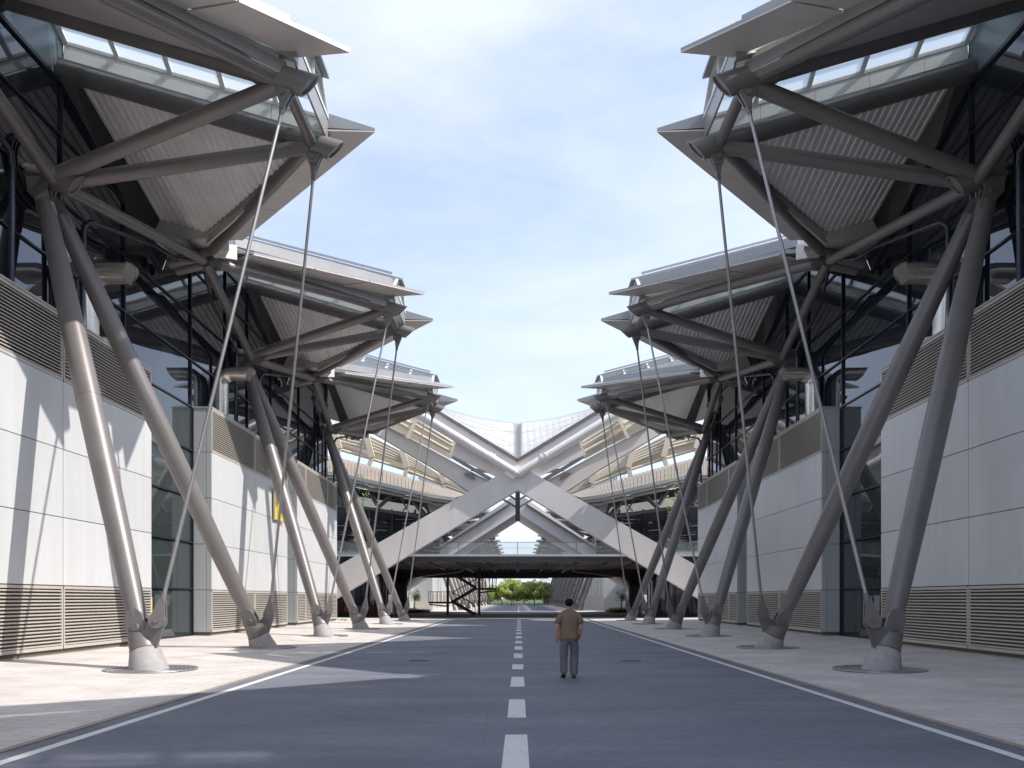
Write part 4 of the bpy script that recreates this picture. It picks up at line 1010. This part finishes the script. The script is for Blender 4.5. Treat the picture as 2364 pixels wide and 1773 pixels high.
# planters
for s in (-1, 1):
    side = 'right' if s > 0 else 'left'
    r = empty('round_planter', (AX+s*12.9, 94, 0)); tag(r, f'low black round planter under the footbridge on the {side}', 'planter', 'black round planters')
    m = MB(); m.lathe([(2.2,0),(2.25,.38),(2.1,.38),(2.1,.3),(.001,.3)], n=40); m.build('bowl', M['black'], r)
    m = MB(); rnd = random.Random(8+s)
    for i in range(40): an = rnd.uniform(0,6.28); q_ = rnd.uniform(.3,1.9); leaf_cloud(m, (q_*math.cos(an), q_*math.sin(an), .45), .3, 16, .07, rnd, .7)
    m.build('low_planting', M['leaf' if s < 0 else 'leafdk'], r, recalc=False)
    r = empty('potted_tree', (AX+s*12.6, 94, .3)); tag(r, f'small clipped tree standing in the {side} black planter', 'tree', 'small planter trees')
    m = MB(); m.tube((0,0,0),(.06,0,1.5),.06,8,prof=[(0,.07),(1,.05)])
    for a in range(6): m.tube((.05,0,1.0+.1*a),(.5*math.cos(a*1.1),.5*math.sin(a*1.1),1.9),.02,6)
    m.build('trunk', M['bark'], r)
    m = MB(); rnd = random.Random(15)
    for i in range(16): an = rnd.uniform(0,6.28); leaf_cloud(m, (.42*math.cos(an), .42*math.sin(an), rnd.uniform(1.35,2.35)), .38, 70, .055, rnd, .9)
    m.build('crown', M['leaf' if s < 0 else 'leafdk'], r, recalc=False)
    # slender trees on the terrace
    for j, (px, pyt, D, lb) in enumerate(((838,1098,74,'tall sparse green tree on the terrace beside the column tops'),)):
        u = (CX-px)/FPX*D; zt_ = EYE+(HY-pyt)/FPX*D; r = empty('slender_tree', (AX+s*u, D, 5.6)); tag(r, f'{lb}, {side} side', 'tree', 'slender terrace trees')
        hh = zt_-5.6; rnd = random.Random(30+j); tr = MB(); tr.tube((0,0,0),(.1,0,hh*.92),0,8,prof=[(0,.05),(1,.012)]); cw = MB()
        for i in range(34):
            z = hh*rnd.uniform(.12,.98); an = rnd.uniform(0,6.28); l = (.5+.5*(1-z/hh))*rnd.uniform(.4,1.1)
            tr.tube((.1*z/hh,0,z),(l*math.cos(an),l*math.sin(an),z+l*.5),.012,4); leaf_cloud(cw, (l*math.cos(an),l*math.sin(an),z+l*.5), .28, 14, .075, rnd)
        tr.build('trunk', M['bark'], r); cw.build('crown', M['leaf'], r, recalc=False)
    u = (CX-905)/FPX*74; r = empty('bare_shrub', (AX+s*u, 74, 5.6)); tag(r, f'bare reddish twiggy shrub on the terrace behind the {side} arch leg', 'shrub', 'twiggy terrace shrubs')
    m = MB(); rnd = random.Random(41)
    for i in range(90):
        an = rnd.uniform(0,6.28); l = rnd.uniform(.3,1.0); b = Vector((rnd.uniform(-.1,.1),rnd.uniform(-.1,.1),rnd.uniform(.3,1.1))); m.tube(b, b+Vector((l*math.cos(an)*.8,l*math.sin(an)*.8,l*.9)), .009, 4)
    m.tube((0,0,0),(0,0,1.1),.03,6); m.build('twigs', M['twig'], r)
    r = empty('terrace_hedge', (AX+s*17.5, 73.2, 5.6)); tag(r, f'low green bushes behind the {side} terrace balustrade', 'bushes', kind='stuff')
    m = MB(); rnd = random.Random(50)
    for i in range(18): leaf_cloud(m, (-3.5+i*.4, rnd.uniform(-.2,.2), .4), .4, 30, .08, rnd, .8)
    m.build('foliage', M['leafdk'], r, recalc=False)
m = MB(); rnd = random.Random(61)
for i in range(5): leaf_cloud(m, (rnd.uniform(-.35,.35), rnd.uniform(-.4,.4), .06), .16, 24, .05, rnd, .6)
o = m.build('weed_tuft', M['leaf'], None, recalc=False); o.location = (AX-12.9, 56.7, .1); tag(o, 'small green weed tuft at the corner of the left block', 'weeds')

# ------------------------------------------------------------------ the walking person
def skin_obj(name, verts, edges, radii, mk, parent, root=0, sub=2, flat=None):
    me = bpy.data.meshes.new(name); me.from_pydata([Vector(v) for v in verts], edges, []); me.update()
    o = bpy.data.objects.new(name, me); COL.objects.link(o); o.parent = parent
    sk = o.modifiers.new('skin', 'SKIN'); sk.use_smooth_shade = True; sk.branch_smoothing = .6
    for i, rd in enumerate(radii):
        v = me.skin_vertices[0].data[i]; v.radius = rd if isinstance(rd, tuple) else (rd, rd); v.use_root = (i == root)
    sb = o.modifiers.new('sub', 'SUBSURF'); sb.levels = sub; sb.render_levels = sub
    me.materials.append(M[mk]); return o
def loft(rings, n=28):
    """rings = list of (centre, (rx, ry)), joined as one smooth closed surface"""
    m = MB(); b = None
    for k, (c, (rx, ry)) in enumerate(rings):
        e = m.add([Vector(c)+Vector((rx*math.cos(2*math.pi*i/n), ry*math.sin(2*math.pi*i/n), 0)) for i in range(n)])
        if b is not None:
            for i in range(n): j = (i+1) % n; m.face([b+i, b+j, e+j, e+i], True)
        b = e
    return m
person = empty('person', (1.10, 16.75, 0), R(0)); tag(person, 'person walking away up the road in a khaki T-shirt and grey trousers', 'person')
# body: one continuous skinned surface (local: +y forward = away from the camera)
V = []; E = []; Rr = []
def av(p, r, par=None):
    V.append(p); Rr.append(r); i = len(V)-1
    if par is not None: E.append((par, i))
    return i
pel = av((0,0,.93), (.15,.11)); wst = av((0,0,1.08), (.135,.10), pel); chs = av((0,.01,1.27), (.165,.115), wst); sho = av((0,.01,1.41), (.13,.09), chs)
nk = av((0,.0,1.475), .056, sho); nk2 = av((0,.015,1.53), .054, nk)
hd0 = av((0,.03,1.575), (.066,.085), nk2); hd1 = av((0,.03,1.63), (.076,.095), hd0); hd2 = av((0,.025,1.675), (.068,.085), hd1)
hands = {}
for sg, el, wr, hn in ((-1, (-.255,-.035,1.10), (-.268,.03,.87), (-.262,.055,.80)), (1, (.252,-.05,1.10), (.235,.05,.90), (.21,.10,.85))):
    a = av((sg*.165,.0,1.375), .05, sho); b = av((sg*.215,-.015,1.28), .048, a); c = av(el, .041, b); d = av(tuple((Vector(el)*.45+Vector(wr)*.55)), .039, c); e = av(wr, .029, d); h0 = av(tuple(Vector(wr)*.5+Vector(hn)*.5), (.026,.034), e); h = av(hn, (.025,.038), h0); h2 = av(tuple(Vector(hn)+(Vector(hn)-Vector(wr)).normalized()*.02), (.020,.036), h)
    hands[sg] = (Vector(wr), Vector(hn))
for sg, kn, an, to in ((-1, (-.105,.0,.50), (-.115,-.06,.10), (-.12,.06,.05)), (1, (.10,.06,.50), (.095,-.05,.09), (.10,.09,.05))):
    a = av((sg*.095,0,.86), .088, pel); b = av(kn, .056, a); c = av(((kn[0]+an[0])/2,(kn[1]+an[1])/2-.01,.33), .052, b); d = av(an, .036, c); e = av(to, .032, d)
body = skin_obj('body', V, E, Rr, 'skin', person)
# fingers and thumbs
fing = {}
for sg, (wr, hn) in hands.items():
    d = (hn-wr).normalized(); fwd = Vector((0, 1, 0)); fwd = (fwd-d*fwd.dot(d)).normalized(); inn = Vector((-sg, 0, 0))
    VV = []; EE = []; RR = []; lens = [.080,.090,.085,.068]
    for k in range(4):
        p = hn+fwd*(.027-.018*k)+d*.012; ids = []
        for jn, (l, cu) in enumerate(((0,0),(.42,.15),(.75,.55),(1.0,1.0))):
            q = p+d*lens[k]*l*(1-.25*cu)+inn*lens[k]*.55*cu*l
            VV.append(q); RR.append(.0088-.0012*jn); ids.append(len(VV)-1)
        EE += list(zip(ids, ids[1:]))
        o = skin_obj('finger', [VV[i] for i in ids], [(0,1),(1,2),(2,3)], [RR[i] for i in ids], 'skin', body, sub=1)
    th = [wr+d*.015+fwd*.018, wr+d*.045+fwd*.040, hn+d*.012+fwd*.043+inn*.012, hn+d*.034+fwd*.036+inn*.02]
    skin_obj('thumb', th, [(0,1),(1,2),(2,3)], [.012,.0105,.0095,.008], 'skin', body, sub=1)
for sg in (-1, 1):
    m = MB(); m.lathe([(.001,-.03),(.013,-.024),(.017,0),(.015,.022),(.001,.03)], n=10); o = m.build('ear', M['skin'], body); o.location = (sg*.083,.02,1.605); o.scale = (.55,1,1.05)
m = MB()
m.add([(0,.135,1.60),(-.014,.118,1.585),(.014,.118,1.585),(0,.118,1.635)]); m.face([0,1,3]); m.face([0,3,2]); m.face([0,2,1]); m.build('nose', M['skin'], body)
m = MB(); m.box((-.025,.118,1.562),(.025,.121,1.568)); m.build('mouth', M['red'], body)
for sg in (-1, 1):
    m = MB(); m.lathe([(.001,-.008),(.011,0),(.001,.008)], n=10); o = m.build('eye', M['ink'], body); o.location = (sg*.031,.112,1.625)
# hair: displaced cap
m = MB(); NU, NV = 40, 22; b = m.add([(0,0,0)]*0)
rnd = random.Random(2)
for v in range(NV+1):
    ph = math.pi*.5-(math.pi*.5+.62)*v/NV
    for u in range(NU):
        th = 2*math.pi*u/NU; back = max(0, -math.sin(th)); front = max(0, math.sin(th))
        lim = -.80*back-.25*(1-back)+.5*front*.9
        pz = max(ph, lim) if v > NV*.55 else ph
        dirv = Vector((math.cos(pz)*math.cos(th), math.cos(pz)*math.sin(th), math.sin(pz)))
        nz = 1+.05*noise.noise(dirv*5)+.035*noise.noise(dirv*14+Vector((3,1,2)))
        tp = 1-.34*max(0, -dirv.z)**.8
        m.v.append(Vector((0,.018,1.628))+Vector((dirv.x*.091*tp, dirv.y*.108*tp, dirv.z*(.098 if dirv.z > 0 else .125)))*nz)
for v in range(NV):
    for u in range(NU): j = (u+1) % NU; m.face([v*NU+u, v*NU+j, (v+1)*NU+j, (v+1)*NU+u], True)
m.build('hair', M['hair'], person)
# T-shirt: torso loft with boxy hem plus two sleeves, creased by displacement
def fold(m, amp, f, z0=None):
    for i, p in enumerate(m.v):
        n_ = noise.noise(Vector((p.x*f, p.y*f, p.z*f*.45)))+.5*noise.noise(Vector((p.x*f*2.3, p.y*f*2.3+4, p.z*f*1.1)))
        k = amp*(1 if z0 is None else max(.25, min(1, (z0-p.z)*3+.4)))
        d = Vector((p.x, p.y*1.3, 0)); d = d.normalized() if d.length > 1e-4 else Vector()
        m.v[i] = p+d*n_*k
N2 = 44
m = loft([((0,-.008,.815),(.200,.142)),((0,-.008,.82),(.212,.156)),((0,-.006,.90),(.209,.152)),((0,-.004,1.00),(.205,.146)),((0,0,1.12),(.204,.142)),((0,.002,1.23),(.210,.140)),((0,.004,1.32),(.219,.134)),((0,.006,1.38),(.221,.120)),((0,.008,1.415),(.205,.104)),((0,.010,1.442),(.165,.090)),((0,.010,1.462),(.118,.078)),((0,.012,1.482),(.074,.066)),((0,.012,1.498),(.064,.062)),((0,.012,1.49),(.058,.056))], N2)
fold(m, .017, 11, 1.50)
st_ = m.build('t_shirt', M['shirt'], person)
for sg in (-1, 1):
    m = MB(); ctr = [Vector((sg*.130,.006,1.365)), Vector((sg*.165,.004,1.355)), Vector((sg*.200,-.002,1.325)), Vector((sg*.232,-.012,1.25)), Vector((sg*.252,-.02,1.175)), Vector((sg*.251,-.02,1.178))]
    rads = [.060,.074,.080,.080,.083,.072]; prev = None
    for i, c in enumerate(ctr):
        d = (ctr[min(i+1,4)]-ctr[max(i-1,0)]).normalized(); a = d.cross(Vector((0,1,0))).normalized(); f = Vector((0,1,0)); f = (f-d*f.dot(d)).normalized()
        e = m.add([c+a*rads[i]*.86*math.cos(2*math.pi*k/24)+f*rads[i]*math.sin(2*math.pi*k/24) for k in range(24)])
        if prev is not None:
            for k in range(24): j = (k+1) % 24; m.face([prev+k, prev+j, e+j, e+k], True)
        prev = e
    fold(m, .005, 14); m.build('sleeve', M['shirt'], st_)
# trousers: one continuous surface grown from a skeleton, straight loose legs
def trousers():
    m = MB(); n = 32
    rows = [((0,0,.965),(.158,.112)),((0,0,.93),(.170,.124)),((0,-.004,.87),(.182,.135)),((0,-.006,.82),(.186,.137))]
    b = None
    for c, (rx, ry) in rows:
        e = m.add([Vector(c)+Vector((rx*math.cos(2*math.pi*i/n), ry*math.sin(2*math.pi*i/n), 0)) for i in range(n)])
        if b is not None:
            for i in range(n): j = (i+1) % n; m.face([b+i, b+j, e+j, e+i], True)
        b = e
    waist = b
    crotch = m.add([(0,.095,.775),(0,.0,.745),(0,-.10,.775)])
    for sg, path in ((1, [(.104,.010,.72,.104,.125),(.112,.03,.62,.102,.116),(.114,.045,.50,.097,.106),(.108,.02,.36,.094,.102),(.103,-.015,.22,.091,.099),(.100,-.035,.085,.088,.096),(.100,-.035,.08,.080,.088)]),
                     (-1, [(.104,.0,.72,.104,.125),(.112,-.01,.62,.099,.115),(.114,-.005,.50,.092,.104),(.116,-.03,.36,.086,.098),(.117,-.055,.22,.082,.096),(.117,-.065,.115,.078,.094),(.117,-.065,.11,.070,.086)])):
        ring0 = [waist+i for i in range(n)] 
        # half ring of the hip on this side + crotch line
        ids = [i for i in range(n) if sg*math.cos(2*math.pi*i/n) >= -1e-6]
        ids.sort(key=lambda i: math.atan2(math.sin(2*math.pi*i/n), sg*math.cos(2*math.pi*i/n)))   # back (-90) to front (+90)
        loop = [waist+i for i in ids]+[crotch, crotch+1, crotch+2]
        K = len(loop); prev = loop
        for (cx, cy, cz, rx, ry) in path:
            ring = []
            for k in range(K):
                if k < len(ids): an = -math.pi/2+math.pi*k/(len(ids)-1)
                else: an = math.pi/2+math.pi*(k-len(ids)+1)/(K-len(ids)+1)
                ring.append(Vector((sg*(cx+rx*math.cos(an)), cy+ry*math.sin(an), cz)))
            e = m.add(ring)
            for k in range(K): j = (k+1) % K; m.face([prev[k], prev[j], e+j, e+k], True)
            prev = [e+k for k in range(K)]
    return m
m = trousers()
for i, p in enumerate(m.v):
    sg = 1 if p.x > 0 else -1; c = Vector((sg*.105, 0, p.z)) if p.z < .75 else Vector((0,0,p.z)); d = (p-c); d.z = 0; d = d.normalized() if d.length > 1e-4 else Vector()
    am = .014+.010*(p.z < .35)+.004*(.6 < p.z < .8)
    m.v[i] = p+d*am*(noise.noise(Vector((p.x*14, p.y*9, p.z*13+p.x*8)))+.6*noise.noise(Vector((p.x*20+7, p.y*20, p.z*26))))
o = m.build('trousers', M['trouser'], person); sb = o.modifiers.new('sub', 'SUBSURF'); sb.levels = 2; sb.render_levels = 2
for sg, (x, y, z, tilt) in ((-1, (-.12,-.03,.045,-16)), (1, (.10,.0,.0,0))):
    m = MB(); prof = [(-.115,.028,.05),(-.10,.040,.085),(-.05,.043,.092),(0,.042,.085),(.06,.049,.066),(.11,.050,.052),(.155,.036,.042),(.17,.014,.028)]
    prev = None
    for yy, hw, hh in prof:
        e = m.add([Vector((hw*math.cos(a)*1.0, yy, .012+max(0, math.sin(a))*hh+(-.012 if math.sin(a) < 0 else 0))) for a in [2*math.pi*k/16 for k in range(16)]])
        if prev is not None:
            for k in range(16): j = (k+1) % 16; m.face([prev+k, prev+j, e+j, e+k], True)
        else: m.face(list(range(e, e+16)))
        prev = e
    m.face(list(range(prev, prev+16)))
    o = m.build('shoe', M['shoe'], person); o.location = (x, y-.02, z); o.rotation_euler = (R(tilt), 0, R(-4*sg))
